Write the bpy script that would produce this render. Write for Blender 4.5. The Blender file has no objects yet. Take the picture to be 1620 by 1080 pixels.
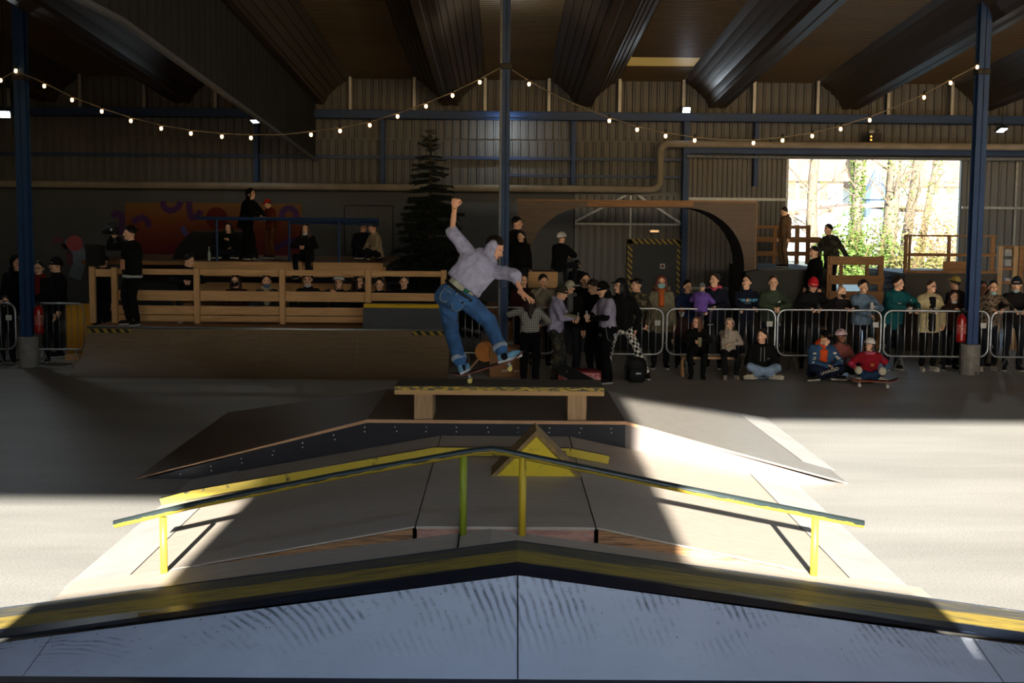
import bpy, bmesh, math, random
import numpy as np
from mathutils import Vector, Matrix
random.seed(7)
S = bpy.context.scene
COL = S.collection
PI = math.pi
# ------------------------------------------------------------------ camera
FPX, HC = 2040.0, 2.70                      # focal length in pixels of a 1620 px wide frame, eye height
PITCH, YAW, ROLL = math.atan(200 / FPX), math.atan(15 / FPX), 0.0088
_f = Vector((math.sin(YAW) * math.cos(PITCH), math.cos(YAW) * math.cos(PITCH), -math.sin(PITCH)))
_r0 = Vector((math.cos(YAW), -math.sin(YAW), 0)); _u0 = _r0.cross(_f)
_r = _r0 * math.cos(ROLL) + _u0 * math.sin(ROLL); _u = _u0 * math.cos(ROLL) - _r0 * math.sin(ROLL)
cam = bpy.data.objects.new('camera', bpy.data.cameras.new('camera'))
COL.objects.link(cam)
cam.matrix_world = Matrix(((_r.x, _u.x, -_f.x, 0), (_r.y, _u.y, -_f.y, 0), (_r.z, _u.z, -_f.z, HC), (0, 0, 0, 1)))
cam.data.sensor_width = 36; cam.data.lens = FPX / 1620 * 36
cam.data.clip_start = 0.05; cam.data.clip_end = 500
S.camera = cam
def ray(px, py): return _r * ((px - 810) / FPX) + _u * ((540 - py) / FPX) + _f
def atY(px, py, Y):                          # the point of a pixel's line of sight in the plane y = Y
    d = ray(px, py); return Vector((d.x * Y / d.y, Y, HC + d.z * Y / d.y))
def atZ(px, py, z=0):                        # ... on the level z
    d = ray(px, py); t = (z - HC) / d.z; return Vector((d.x * t, d.y * t, z))
# ------------------------------------------------------------------ light
SUN_TAN, SILL = 0.275, 3.82
HX0, HX1, HY0, HY1 = -5.0, 5.0, -4.0, 1.5      # unseen roof opening added for sky fill; front wall raised to keep sun out
w = bpy.data.worlds.new('world'); S.world = w; w.use_nodes = True
nt = w.node_tree; bg = nt.nodes['Background']
sky = nt.nodes.new('ShaderNodeTexSky'); sky.sky_type = 'NISHITA'; sky.sun_disc = False
sky.sun_elevation = math.atan(SUN_TAN); sky.sun_rotation = math.radians(180.0)
sky.air_density = 1.0; sky.dust_density = 0.6; sky.ozone_density = 1.5
nt.links.new(sky.outputs[0], bg.inputs[0]); bg.inputs[1].default_value = 0.33
sl = bpy.data.lights.new('sun', 'SUN'); sl.energy = 12.5; sl.angle = math.radians(0.53); sl.color = (1.0, 0.95, 0.87)
so = bpy.data.objects.new('sun', sl); COL.objects.link(so); so.location = (0, -40, 30)
so.rotation_euler = Vector((0.018, 1, -SUN_TAN)).to_track_quat('-Z', 'Y').to_euler()
for nm, x0, x1, z1 in (('left', -7.0, -2.57, 5.04), ('right', 1.04, 19.0, 6.42)):      # portals guide the sampling of the sky
    l = bpy.data.lights.new('portal_' + nm, 'AREA'); l.shape = 'RECTANGLE'; l.size = x1 - x0; l.size_y = z1 - SILL
    l.cycles.is_portal = True
    o = bpy.data.objects.new('portal_' + nm, l); COL.objects.link(o); o.location = ((x0 + x1) / 2, -6.2, (z1 + SILL) / 2)
    o.rotation_euler = Vector((0, 1, 0)).to_track_quat('-Z', 'Z').to_euler()
l = bpy.data.lights.new('portal_roof', 'AREA'); l.shape = 'RECTANGLE'; l.size = HX1 - HX0; l.size_y = HY1 - HY0; l.cycles.is_portal = True
o = bpy.data.objects.new('portal_roof', l); COL.objects.link(o); o.location = ((HX0 + HX1) / 2, (HY0 + HY1) / 2, 8.6)
S.view_settings.view_transform = 'Standard'; S.view_settings.look = 'None'
S.view_settings.exposure = 1.4; S.view_settings.gamma = 1.0; S.view_settings.use_curve_mapping = False
S.cycles.use_denoising = True; S.cycles.max_bounces = 8; S.cycles.diffuse_bounces = 5
S.cycles.sample_clamp_indirect = 8.0; S.cycles.caustics_reflective = True; S.cycles.blur_glossy = 1.0; S.cycles.caustics_refractive = False
# ------------------------------------------------------------------ materials
def lin(c):
    return tuple(((v / 255) / 12.92 if v / 255 <= .04045 else ((v / 255 + .055) / 1.055) ** 2.4) for v in c) + (1,)
MATS = {}
def nodes(name):
    m = bpy.data.materials.new(name); m.use_nodes = True
    t = m.node_tree; return m, t, t.nodes['Principled BSDF'], lambda ty, **k: _n(t, ty, k)
def _n(t, ty, k):
    n = t.nodes.new('ShaderNode' + ty)
    for a, v in k.items(): setattr(n, a, v)
    return n
def coords(t, N, stretch=(1, 1, 1), rot=(0, 0, 0), kind='Object'):
    tc = N('TexCoord'); mp = N('Mapping'); t.links.new(tc.outputs[kind], mp.inputs[0])
    mp.inputs['Scale'].default_value = stretch; mp.inputs['Rotation'].default_value = rot
    return mp.outputs[0]
def noise(t, N, co, scale, detail=4, rough=.6, dist=0):
    n = N('TexNoise'); n.inputs['Scale'].default_value = scale; n.inputs['Detail'].default_value = detail
    n.inputs['Roughness'].default_value = rough; n.inputs['Distortion'].default_value = dist
    t.links.new(co, n.inputs['Vector']); return n.outputs['Fac']
def ramp(t, N, fac, stops):
    r = N('ValToRGB'); t.links.new(fac, r.inputs[0]); e = r.color_ramp.elements
    while len(e) < len(stops): e.new(0.5)
    for el, (p, c) in zip(e, stops): el.position = p; el.color = c if len(c) == 4 else lin(c)
    return r.outputs[0]
def mix(t, N, fac, a, b, blend='MIX'):
    m = N('Mix', data_type='RGBA', blend_type=blend)
    for i, v in ((0, fac), (6, a), (7, b)):
        if hasattr(v, 'links'): t.links.new(v, m.inputs[i])
        elif i == 0: m.inputs[0].default_value = v
        else: m.inputs[i].default_value = v if len(v) == 4 else lin(v)
    return m.outputs[2]
def bump(t, N, b, h, strength=.3, dist=.01):
    bn = N('Bump'); bn.inputs['Strength'].default_value = strength; bn.inputs['Distance'].default_value = dist
    t.links.new(h, bn.inputs['Height']); t.links.new(bn.outputs[0], b.inputs['Normal'])
def M(c1, c2=None, scale=8, rough=.75, metal=0, bmp=0, bscale=60, stretch=(1, 1, 1), spec=.3, bdist=.004, contrast=.25, detail=4):
    """Plain procedural material: two tones mixed by noise, fine relief."""
    key = (tuple(c1), tuple(c2 or ()), scale, rough, metal, bmp, bscale, stretch, spec, contrast)
    if key in MATS: return MATS[key]
    m, t, b, N = nodes('mat_%d_%d_%d' % tuple(int(v) for v in c1))
    co = coords(t, N, stretch)
    c2 = c2 or tuple(v * .82 for v in c1)
    t.links.new(ramp(t, N, noise(t, N, co, scale, detail), ((.5 - contrast, c1), (.5 + contrast, c2))), b.inputs['Base Color'])
    b.inputs['Roughness'].default_value = rough; b.inputs['Metallic'].default_value = metal
    b.inputs['Specular IOR Level'].default_value = spec
    if bmp: bump(t, N, b, noise(t, N, co, bscale, 3), bmp, bdist)
    MATS[key] = m; return m
def cloth(c, rough=.9): return M(c, tuple(v * .8 for v in c), scale=14, rough=rough, bmp=.35, bscale=22, bdist=.012, spec=.15)
def emis(c, s):
    k = ('em', c, s)
    if k not in MATS:
        m, t, b, N = nodes('glow'); b.inputs['Base Color'].default_value = lin(c)
        b.inputs['Emission Color'].default_value = lin(c); b.inputs['Emission Strength'].default_value = s; MATS[k] = m
    return MATS[k]
# ------------------------------------------------------------------ mesh building
def V(*a): return Vector(a)
def frame(d):
    d = d.normalized(); a = Vector((0, 0, 1)) if abs(d.z) < .9 else Vector((1, 0, 0))
    x = d.cross(a).normalized(); return x, d.cross(x).normalized() * -1, d
class MB:
    def __init__(s): s.v, s.f, s.m = [], [], []
    def add(s, vs, fs, mi=0):
        o = len(s.v); s.v += [tuple(v) for v in vs]; s.f += [tuple(i + o for i in f) for f in fs]; s.m += [mi] * len(fs); return s
    def box(s, a, b, mi=0):
        (x0, y0, z0), (x1, y1, z1) = a, b
        return s.add([(x0, y0, z0), (x1, y0, z0), (x1, y1, z0), (x0, y1, z0), (x0, y0, z1), (x1, y0, z1), (x1, y1, z1), (x0, y1, z1)],
                     [(0, 3, 2, 1), (4, 5, 6, 7), (0, 1, 5, 4), (1, 2, 6, 5), (2, 3, 7, 6), (3, 0, 4, 7)], mi)
    def bbox(s, a, b, bv=.01, mi=0):           # box with chamfered edges
        bm = bmesh.new(); bmesh.ops.create_cube(bm, size=1)
        c = [(a[i] + b[i]) / 2 for i in range(3)]; e = [abs(b[i] - a[i]) for i in range(3)]
        for v in bm.verts: v.co = Vector((c[i] + v.co[i] * e[i] for i in range(3)))
        bmesh.ops.bevel(bm, geom=bm.edges[:], offset=min(bv, min(e) * .45), segments=1, affect='EDGES')
        bm.verts.index_update(); s.add([v.co for v in bm.verts], [[v.index for v in f.verts] for f in bm.faces], mi); bm.free(); return s
    def prism(s, pts, off, mi=0):              # polygon swept along a vector
        n = len(pts); pts = [Vector(p) for p in pts]; off = Vector(off)
        return s.add(pts + [p + off for p in pts], [tuple(range(n - 1, -1, -1)), tuple(range(n, 2 * n))] + [(i, (i + 1) % n, (i + 1) % n + n, i + n) for i in range(n)], mi)
    def slab(s, pts, th, mi=0):                # quad / polygon given by its top, thickened downwards
        return s.prism(pts, (0, 0, -th), mi)
    def beam(s, p, q, wd, ht, mi=0, up=(0, 0, 1)):
        p, q = Vector(p), Vector(q); d = (q - p).normalized(); up = Vector(up)
        if abs(d.dot(up)) > .97: up = Vector((0, 1, 0))
        x = d.cross(up).normalized() * (wd / 2); y = x.cross(d).normalized() * (ht / 2)
        return s.prism([p - x - y, p + x - y, p + x + y, p - x + y], q - p, mi)
    def tube(s, pts, r, n=8, closed=False, mi=0, caps=True):
        pts = [Vector(p) for p in pts]; k = len(pts); rs = r if isinstance(r, (list, tuple)) else [r] * k
        vs = []; prev = None
        for i, p in enumerate(pts):
            if closed: d = pts[(i + 1) % k] - pts[i - 1]
            else: d = pts[min(i + 1, k - 1)] - pts[max(i - 1, 0)]
            d = d.normalized()
            if prev is None: x = frame(d)[0]
            else:
                x = prev - d * prev.dot(d); x = x.normalized() if x.length > 1e-5 else frame(d)[0]
            prev = x; y = d.cross(x)
            vs += [p + (x * math.cos(2 * PI * j / n) + y * math.sin(2 * PI * j / n)) * rs[i] for j in range(n)]
        fs = [(i * n + j, i * n + (j + 1) % n, ((i + 1) % k) * n + (j + 1) % n, ((i + 1) % k) * n + j) for i in range(k if closed else k - 1) for j in range(n)]
        if not closed and caps: fs += [tuple(range(n - 1, -1, -1)), tuple(range((k - 1) * n, k * n))]
        return s.add(vs, fs, mi)
    def ell(s, c, r, n=12, m=8, R=None, mi=0):
        c = Vector(c); r = (r, r, r) if not isinstance(r, (tuple, list)) else r
        vs = [Vector((0, 0, r[2]))]
        for i in range(1, m):
            a = PI * i / m
            vs += [Vector((r[0] * math.sin(a) * math.cos(2 * PI * j / n), r[1] * math.sin(a) * math.sin(2 * PI * j / n), r[2] * math.cos(a))) for j in range(n)]
        vs.append(Vector((0, 0, -r[2])))
        fs = [(0, 1 + j, 1 + (j + 1) % n) for j in range(n)]
        for i in range(m - 2): fs += [(1 + i * n + j, 1 + (i + 1) * n + j, 1 + (i + 1) * n + (j + 1) % n, 1 + i * n + (j + 1) % n) for j in range(n)]
        L = len(vs) - 1; b = 1 + (m - 2) * n
        fs += [(L, b + (j + 1) % n, b + j) for j in range(n)]
        return s.add([c + (R @ v if R else v) for v in vs], fs, mi)
    def cap(s, p, q, r1, r2, n=10, mi=0):      # tapered capsule as one closed skin
        p, q = Vector(p), Vector(q); d = q - p; L = d.length
        if L < 1e-6: return s.ell(p, r1, n, 6, mi=mi)
        d /= L; pts, rs = [], []
        for a in (80, 50, 20): pts.append(p - d * r1 * math.sin(math.radians(a))); rs.append(r1 * math.cos(math.radians(a)))
        for k in (0, .5, 1): pts.append(p.lerp(q, k)); rs.append(r1 + (r2 - r1) * k)
        for a in (20, 50, 80): pts.append(q + d * r2 * math.sin(math.radians(a))); rs.append(r2 * math.cos(math.radians(a)))
        return s.tube(pts, rs, n, mi=mi)
    def lathe(s, prof, n=16, c=(0, 0, 0), mi=0, R=None):
        c = Vector(c); vs = [c + ((R @ v) if R else v) for (r, z) in prof for j in range(n) for v in [Vector((r * math.cos(2 * PI * j / n), r * math.sin(2 * PI * j / n), z))]]
        k = len(prof); fs = [(i * n + j, i * n + (j + 1) % n, (i + 1) * n + (j + 1) % n, (i + 1) * n + j) for i in range(k - 1) for j in range(n)]
        fs += [tuple(range(n - 1, -1, -1)), tuple(range((k - 1) * n, k * n))]
        return s.add(vs, fs, mi)
    def merge(s, o, T=None, mi=None):
        k = len(s.v); s.v += [tuple(T @ Vector(v)) for v in o.v] if T else o.v
        s.f += [tuple(i + k for i in f) for f in o.f]; s.m += ([mi] * len(o.f) if mi is not None else o.m); return s
    def shift(s, d): s.v = [(a + d[0], b + d[1], c + d[2]) for a, b, c in s.v]; return s
def mesh(name, mb, mats, smooth=False):
    me = bpy.data.meshes.new(name); me.from_pydata(mb.v, [], mb.f)
    for m in (mats if isinstance(mats, (list, tuple)) else [mats]): me.materials.append(m)
    if any(mb.m): me.polygons.foreach_set('material_index', mb.m)
    if smooth: me.polygons.foreach_set('use_smooth', [True] * len(me.polygons))
    me.update(); return me
def tag(o, label=None, cat=None, group=None, kind=None):
    for k, v in (('label', label), ('category', cat), ('group', group), ('kind', kind)):
        if v: o[k] = v
    return o
def wloc(o):
    return Vector(o.location) + (wloc(o.parent) if o.parent else Vector())
def put(name, mb, mats, parent=None, smooth=False, local=False, label=None, cat=None, group=None, kind=None):
    """One mesh object. Top-level: the origin goes to its base; as a part: world coordinates are made relative to the parent."""
    if parent is None:
        xs = np.array(mb.v); org = Vector(((xs[:, 0].min() + xs[:, 0].max()) / 2, (xs[:, 1].min() + xs[:, 1].max()) / 2, xs[:, 2].min()))
        mb.shift(-org)
    else:
        org = Vector()
        if not local: mb.shift(-wloc(parent))
    o = bpy.data.objects.new(name, mesh(name, mb, mats, smooth)); COL.objects.link(o)
    o.location = org; o.parent = parent
    return tag(o, label, cat, group, kind)
def inst(name, me, parent=None, loc=(0, 0, 0), rot=(0, 0, 0), scale=(1, 1, 1)):
    o = bpy.data.objects.new(name, me); COL.objects.link(o); o.parent = parent
    o.location = loc; o.rotation_euler = rot; o.scale = scale; return o
def thing(name, loc, label=None, cat=None, group=None, kind=None, rz=0):
    o = bpy.data.objects.new(name, None); COL.objects.link(o); o.location = loc; o.rotation_euler = (0, 0, rz)
    o.empty_display_size = .1
    return tag(o, label, cat, group, kind)
def copy_tree(o, parent=None):
    c = o.copy(); COL.objects.link(c); c.parent = parent
    for ch in o.children: copy_tree(ch, c)
    return c
# ------------------------------------------------------------------ surface materials of the hall
def mat_floor():
    m, t, b, N = nodes('floor_concrete'); co = coords(t, N)
    big = ramp(t, N, noise(t, N, coords(t, N, (.35, 1.6, 1)), .9, 6), ((.3, (150, 148, 144)), (.7, (172, 170, 165))))
    fine = noise(t, N, co, 55, 3, .7)
    c = mix(t, N, .55, big, ramp(t, N, fine, ((.25, (92, 90, 86)), (.62, (200, 198, 193)))), 'OVERLAY')
    t.links.new(c, b.inputs['Base Color']); b.inputs['Roughness'].default_value = .5; b.inputs['Specular IOR Level'].default_value = .5
    bump(t, N, b, fine, .3, .004); return m
def mat_ply(c1, c2, axis=0, rough=.55, scratch=.25, spec=.4):
    m, t, b, N = nodes('plywood'); st = [14, 14, 14]; st[axis] = 1.1
    co = coords(t, N, tuple(st)); g = noise(t, N, co, 2.2, 6, .65, .4)
    c = ramp(t, N, g, ((.3, c1), (.72, c2)))
    sc = noise(t, N, coords(t, N, tuple([30 if i != axis else .8 for i in range(3)])), 3, 2, .5)
    c = mix(t, N, ramp(t, N, sc, ((.62, (0, 0, 0)), (.74, (int(255 * scratch),) * 3))), c, tuple(min(255, v * 1.5 + 30) for v in c2))
    t.links.new(c, b.inputs['Base Color']); b.inputs['Roughness'].default_value = rough; b.inputs['Specular IOR Level'].default_value = spec
    bump(t, N, b, g, .12, .004); return m
def mat_bank():                                # grey-blue coated board with curved dark wheel marks
    m, t, b, N = nodes('bank_board'); co = coords(t, N)
    base = ramp(t, N, noise(t, N, co, 1.6, 5), ((.3, (198, 204, 216)), (.7, (214, 219, 230))))
    wv = N('TexWave', wave_type='RINGS', rings_direction='Z'); wv.inputs['Scale'].default_value = 6.5; wv.inputs['Distortion'].default_value = 4.5
    wv.inputs['Detail'].default_value = 2; wv.inputs['Detail Scale'].default_value = .5
    mp = N('Mapping'); mp.inputs['Location'].default_value = (2.9, .9, 0); t.links.new(co, mp.inputs[0]); t.links.new(mp.outputs[0], wv.inputs[0])
    marks = ramp(t, N, wv.outputs['Fac'], ((.52, (0, 0, 0)), (.8, (255, 255, 255))))
    sep = N('SeparateXYZ'); t.links.new(co, sep.inputs[0])
    near = N('MapRange'); near.inputs['From Min'].default_value = .12; near.inputs['From Max'].default_value = .62      # wheels scuff the board towards its upper edge
    t.links.new(sep.outputs['Y'], near.inputs[0])
    mask = ramp(t, N, noise(t, N, coords(t, N, (1, 1.6, 1)), 2.6, 5, .7), ((.47, (0, 0, 0)), (.62, (255, 255, 255))))
    mul = N('Math', operation='MULTIPLY'); t.links.new(marks, mul.inputs[0]); t.links.new(mask, mul.inputs[1])
    mu2 = N('Math', operation='MULTIPLY'); t.links.new(mul.outputs[0], mu2.inputs[0]); t.links.new(near.outputs[0], mu2.inputs[1])
    c = mix(t, N, mu2.outputs[0], base, (52, 60, 78))
    s2 = ramp(t, N, noise(t, N, coords(t, N, (5, 22, 8), (0, 0, .35)), 1.6, 4, .7), ((.63, (0, 0, 0)), (.75, (150, 150, 150))))
    c = mix(t, N, s2, c, (66, 74, 92))
    t.links.new(c, b.inputs['Base Color']); b.inputs['Roughness'].default_value = .5; b.inputs['Specular IOR Level'].default_value = .4; return m
def mat_worn(paint, under, amount=.5, stretch=(1.2, 16, 8), rough=.5, scale=2.4):
    m, t, b, N = nodes('worn_paint')
    f = noise(t, N, coords(t, N, stretch), scale, 6, .68)
    c = ramp(t, N, f, ((amount - .1, paint), (amount + .07, under)))
    t.links.new(c, b.inputs['Base Color']); b.inputs['Roughness'].default_value = rough; return m
def mat_hazard():
    m, t, b, N = nodes('hazard_stripes')
    sep = N('SeparateXYZ'); t.links.new(coords(t, N), sep.inputs[0])
    a = N('Math', operation='ADD'); t.links.new(sep.outputs['X'], a.inputs[0]); t.links.new(sep.outputs['Z'], a.inputs[1])
    f = N('Math', operation='MULTIPLY'); f.inputs[1].default_value = 7; t.links.new(a.outputs[0], f.inputs[0])
    g = N('Math', operation='FRACT'); t.links.new(f.outputs[0], g.inputs[0])
    t.links.new(ramp(t, N, g.outputs[0], ((.48, (150, 125, 40)), (.52, (18, 18, 18)))), b.inputs['Base Color']); b.inputs['Roughness'].default_value = .6; return m
FLOOR = mat_floor()
PLYX = mat_ply((166, 155, 141), (188, 177, 162), 0, scratch=.12)
PLYF = mat_ply((70, 60, 52), (104, 90, 78), 0, rough=.42, scratch=.35)
QPLY = mat_ply((100, 82, 62), (124, 104, 80), 0, rough=.6, scratch=.08)
PINE = mat_ply((168, 126, 82), (200, 158, 110), 0, rough=.7, scratch=.05)
PINEZ = mat_ply((168, 126, 82), (200, 158, 110), 2, rough=.7, scratch=.05)
DARKWOOD = mat_ply((112, 76, 44), (150, 106, 64), 0, rough=.7, scratch=.05)
OAK = mat_ply((150, 118, 84), (186, 152, 114), 2, rough=.7, scratch=.05)
PHEN = M((22, 24, 32), (34, 36, 46), 5, .45)
BLUE = M((10, 52, 98), (8, 42, 82), 2.5, .55, bmp=.05)
BLUED = M((24, 52, 92), (18, 42, 78), 2.5, .5)
STEEL = M((168, 170, 170), (140, 142, 144), 20, .38, metal=.85)
GALV = M((150, 152, 152), (120, 122, 124), 12, .5, metal=.6)
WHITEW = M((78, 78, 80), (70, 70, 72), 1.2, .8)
CORR = M((82, 83, 84), (66, 67, 68), .7, .55, bmp=.05, stretch=(2, 2, .4))
CORRL = M((100, 100, 101), (86, 86, 87), .7, .55, stretch=(2, 2, .4))
CORRB = M((92, 88, 84), (74, 71, 68), .8, .5, stretch=(2, 2, .4))
BROWN = M((76, 60, 44), (60, 47, 34), .6, .4, spec=.45, stretch=(2, .3, 2))
SOFF = M((96, 76, 48), (78, 61, 38), .5, .45, stretch=(.4, 1, 1))
PIPE = M((140, 130, 116), (112, 104, 92), 3, .5)
CONC = M((140, 136, 130), (104, 100, 96), 7, .9, bmp=.5, bscale=30)
BLACK = M((16, 16, 17), (24, 24, 25), 12, .6)
RUBBER = M((20, 20, 22), (30, 30, 32), 12, .85)
YEL = mat_worn((186, 160, 26), (66, 62, 22), .62, (2, 8, 8))
HAZ = mat_hazard()
GLASSD = M((30, 38, 46), (40, 50, 60), 2, .1, spec=.6)

# ------------------------------------------------------------------ floor, walls, roof
fl = put('floor', MB().box((-20, -6.5, -.2), (20, 32.2, 0)), FLOOR, kind='structure')
YW = 32.0
def zs(Y): return 6.0 + .07 * (YW - Y)          # the roof falls towards the far wall
def corr(wd, ht, pitch=.2, dep=.035):
    mb = MB(); n = int(round(wd / pitch)); pr = []
    for i in range(n):
        x = i * pitch; pr += [(x, 0), (x + pitch * .62, 0), (x + pitch * .72, -dep), (x + pitch * .9, -dep)]
    pr.append((wd, 0)); k = len(pr)
    mb.add([(x, y, 0) for x, y in pr] + [(x, y, ht) for x, y in pr], [(i, i + 1, i + 1 + k, i + k) for i in range(k - 1)]); return mb
def panels(parent, x0, x1, z0, z1, y, m, wd=1.0):
    n = max(1, int(round((x1 - x0) / wd))); wd = (x1 - x0) / n; me = mesh('panel', corr(wd, z1 - z0, wd / 5), m)
    for i in range(n): inst('panel', me, parent, Vector((x0 + i * wd, y - (.012 if i % 2 else 0), z0)) - wloc(parent))
wb = put('wall_back', MB().box((-20, YW + .06, 0), (7.01, YW + .2, 6.6)).box((11.31, YW + .06, 0), (20, YW + .2, 6.6)).box((7.01, YW + .06, 4.14), (11.31, YW + .2, 6.6)), CORR, kind='structure')
panels(wb, -20, 20, 4.55, 6.3, YW, CORR); panels(wb, -20, 4.5, 3.3, 4.5, YW, CORR)
panels(wb, 11.31, 20, 0, 4.14, YW, CORRL)
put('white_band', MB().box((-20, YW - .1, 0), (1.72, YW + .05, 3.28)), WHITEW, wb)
put('ledge_cap', MB().box((-20, YW - .22, 3.28), (2.0, YW, 3.34)), BLACK, wb)
def side(px): return atY(px, 340, YW).x
d2 = put('door_2', MB().box((1.75, YW - .06, 0), (4.42, YW + .05, 3.25)), CORRL, kind='structure')     # wide white loading door with braces
panels(d2, 1.75, 4.42, .05, 3.2, YW - .08, CORRL)
for p, q in (((1.75, 2.55), (3.0, 3.2)), ((4.42, 2.5), (3.3, 3.2)), ((1.75, 2.5), (4.42, 2.5)), ((3.12, .05), (3.12, 3.2))):
    put('brace', MB().beam((p[0], YW - .16, p[1]), (q[0], YW - .16, q[1]), .05, .06, up=(0, 1, 0)), GALV, d2)
dr = thing('door_1', (3.7, YW - .2, 0), kind='structure')
put('frame', MB().box((3.05, YW - .3, 0), (3.17, YW - .13, 2.12)).box((4.27, YW - .3, 0), (4.39, YW - .13, 2.12)).box((3.05, YW - .3, 2.02), (4.39, YW - .13, 2.14)), HAZ, dr)
lf = put('leaf', MB().box((3.17, YW - .26, 0), (4.27, YW - .18, 2.02)), M((52, 56, 62), (44, 48, 54), 3, .6), dr)
put('notice', MB().box((3.86, YW - .275, 1.42), (3.98, YW - .262, 1.54)), M((200, 196, 196), None, 40, .6), lf)
put('notice_print', MB().box((3.885, YW - .279, 1.445), (3.955, YW - .276, 1.515)), M((120, 40, 50), None, 40, .6), lf)
put('handle', MB().tube([(3.25, YW - .33, 1.02), (3.38, YW - .33, 1.02)], .012).tube([(3.25, YW - .26, 1.02), (3.25, YW - .33, 1.02)], .012), STEEL, lf)
ex = thing('exit_lamp', (3.7, YW - .2, 2.3), 'small emergency lamp fixed above the dark fire door', 'lamp')
put('housing', MB().bbox((3.56, YW - .3, 2.3), (3.84, YW - .18, 2.38)), M((150, 150, 140)), ex)
put('lens', MB().bbox((3.6, YW - .32, 2.31), (3.8, YW - .3, 2.36)), emis((255, 200, 140), .35), ex)
# sliding doors either side of the opening
for nm, x0, x1, m in (('door_3', 4.55, 6.99, CORRB),):
    d = put(nm, MB().box((x0, YW - .05, 0), (x1, YW + .05, 4.2)), m, kind='structure')
    panels(d, x0, x1, 0, 4.2, YW - .07, m, .6)
    for z in (.9, 3.1): put('cross_rail', MB().box((x0, YW - .13, z), (x1, YW - .1, z + .07)), GALV, d)
    put('jamb', MB().box((x1 - .06, YW - .14, 0), (x1, YW + .06, 4.2)), GALV, d)
for x in (12.6, 14.0): put('panel_post', MB().box((x, YW - .1, 0), (x + .05, YW - .04, 4.1)), GALV, wb)
for z in (1.15, 2.95): put('panel_rail', MB().box((11.31, YW - .1, z), (20, YW - .05, z + .06)), GALV, wb)
wl = put('wall_left', MB().box((-20.2, -6.5, 0), (-20, 32.2, 9.2)), CORR, kind='structure')
wr = put('wall_right', MB().box((20, -6.5, 0), (20.2, 32.2, 9.2)), CORR, kind='structure')
# unseen camera-side wall: pier, openings and extra height shaped to cast sun and shade
wf = put('wall_front', MB().box((-20.2, -6.4, 0), (20.2, -6, SILL)).box((-2.57, -6.4, SILL), (1.04, -6, 12.6)).box((-20.2, -6.4, SILL), (-7.0, -6, 12.6)).box((19.0, -6.4, SILL), (20.2, -6, 12.6))
         .box((-7.0, -6.4, 5.04), (-2.57, -6, 12.6)).box((1.04, -6.4, 6.42), (19.0, -6, 12.6)), CORRL, kind='structure')
# roof: flat strips with cross ribs between hanging troughs with lengthwise ribs
ce = thing('ceiling', (0, 13, 6), kind='structure')
CEN = [-1.33 + 3.27 * i for i in range(-6, 7)]
def strip_x(x0, x1, y0=8.0, y1=32.15, pitch=.15):
    mb = MB(); n = int((y1 - y0) / pitch); vs = []
    for i in range(n + 1):
        y = y0 + (y1 - y0) * i / n; yb = y + pitch * .5
        for yy, dz in ((y, 0), (yb - .02, 0), (yb, -.025), (y + pitch - .02, -.025)): vs += [(x0, yy, zs(yy) + dz), (x1, yy, zs(yy) + dz)]
    k = len(vs) // 2
    return mb.add(vs, [(2 * i, 2 * i + 1, 2 * i + 3, 2 * i + 2) for i in range(k - 1)])
def trough(cx):
    half = [(-.86, 0), (-.72, -.1), (-.70, -.085), (-.58, -.2), (-.56, -.185), (-.45, -.31), (-.43, -.295), (-.33, -.42), (-.31, -.405), (-.24, -.58), (-.22, -.565), (-.2, -.66)]
    pr = half + [(-.06, -.66), (-.04, -.64), (.04, -.64), (.06, -.66)] + [(-x, z) for x, z in reversed(half)]
    k = len(pr); vs = [(cx + x, y, zs(y) + z) for y in (8.0, 14, 20, 26, 32.15) for x, z in pr]
    return MB().add(vs, [(j * k + i, j * k + i + 1, (j + 1) * k + i + 1, (j + 1) * k + i) for j in range(4) for i in range(k - 1)])
for i, cx in enumerate(CEN):
    put('trough', trough(cx), BROWN, ce)
    a, b2 = cx + .86, (CEN[i + 1] - .86 if i + 1 < len(CEN) else 20.1)
    if abs(cx - 1.94) < .1:                    # strip with the roof light
        put('soffit_strip', strip_x(a, b2, 8.0, 28.8), SOFF, ce); put('soffit_strip', strip_x(a, b2, 30.1, 32.15), SOFF, ce)
        sk = put('roof_light', MB().add([(a, 28.7, zs(28.7) + .01), (b2, 28.7, zs(28.7) + .01), (b2, 30.2, zs(30.2) + .01), (a, 30.2, zs(30.2) + .01)], [(0, 1, 2, 3)]), emis((216, 176, 92), .085), ce)
    else: put('soffit_strip', strip_x(a, b2), SOFF, ce)
put('soffit_strip', strip_x(-20.1, CEN[0] - .86), SOFF, ce)
for ya, yb, xa, xb in ((8.0, 32.3, -20.3, 20.3), (HY1, 8.0, -20.3, 20.3), (-6.6, HY0, -20.3, 20.3), (HY0, HY1, -20.3, HX0), (HY0, HY1, HX1, 20.3)):  # deck pieces leave the added sky opening free
    put('roof_deck', MB().prism([(xa, ya, zs(ya) + .12), (xa, yb, zs(yb) + .12), (xa, yb, zs(yb) + .3), (xa, ya, zs(ya) + .3)], (xb - xa, 0, 0)), CORR, ce)
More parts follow.
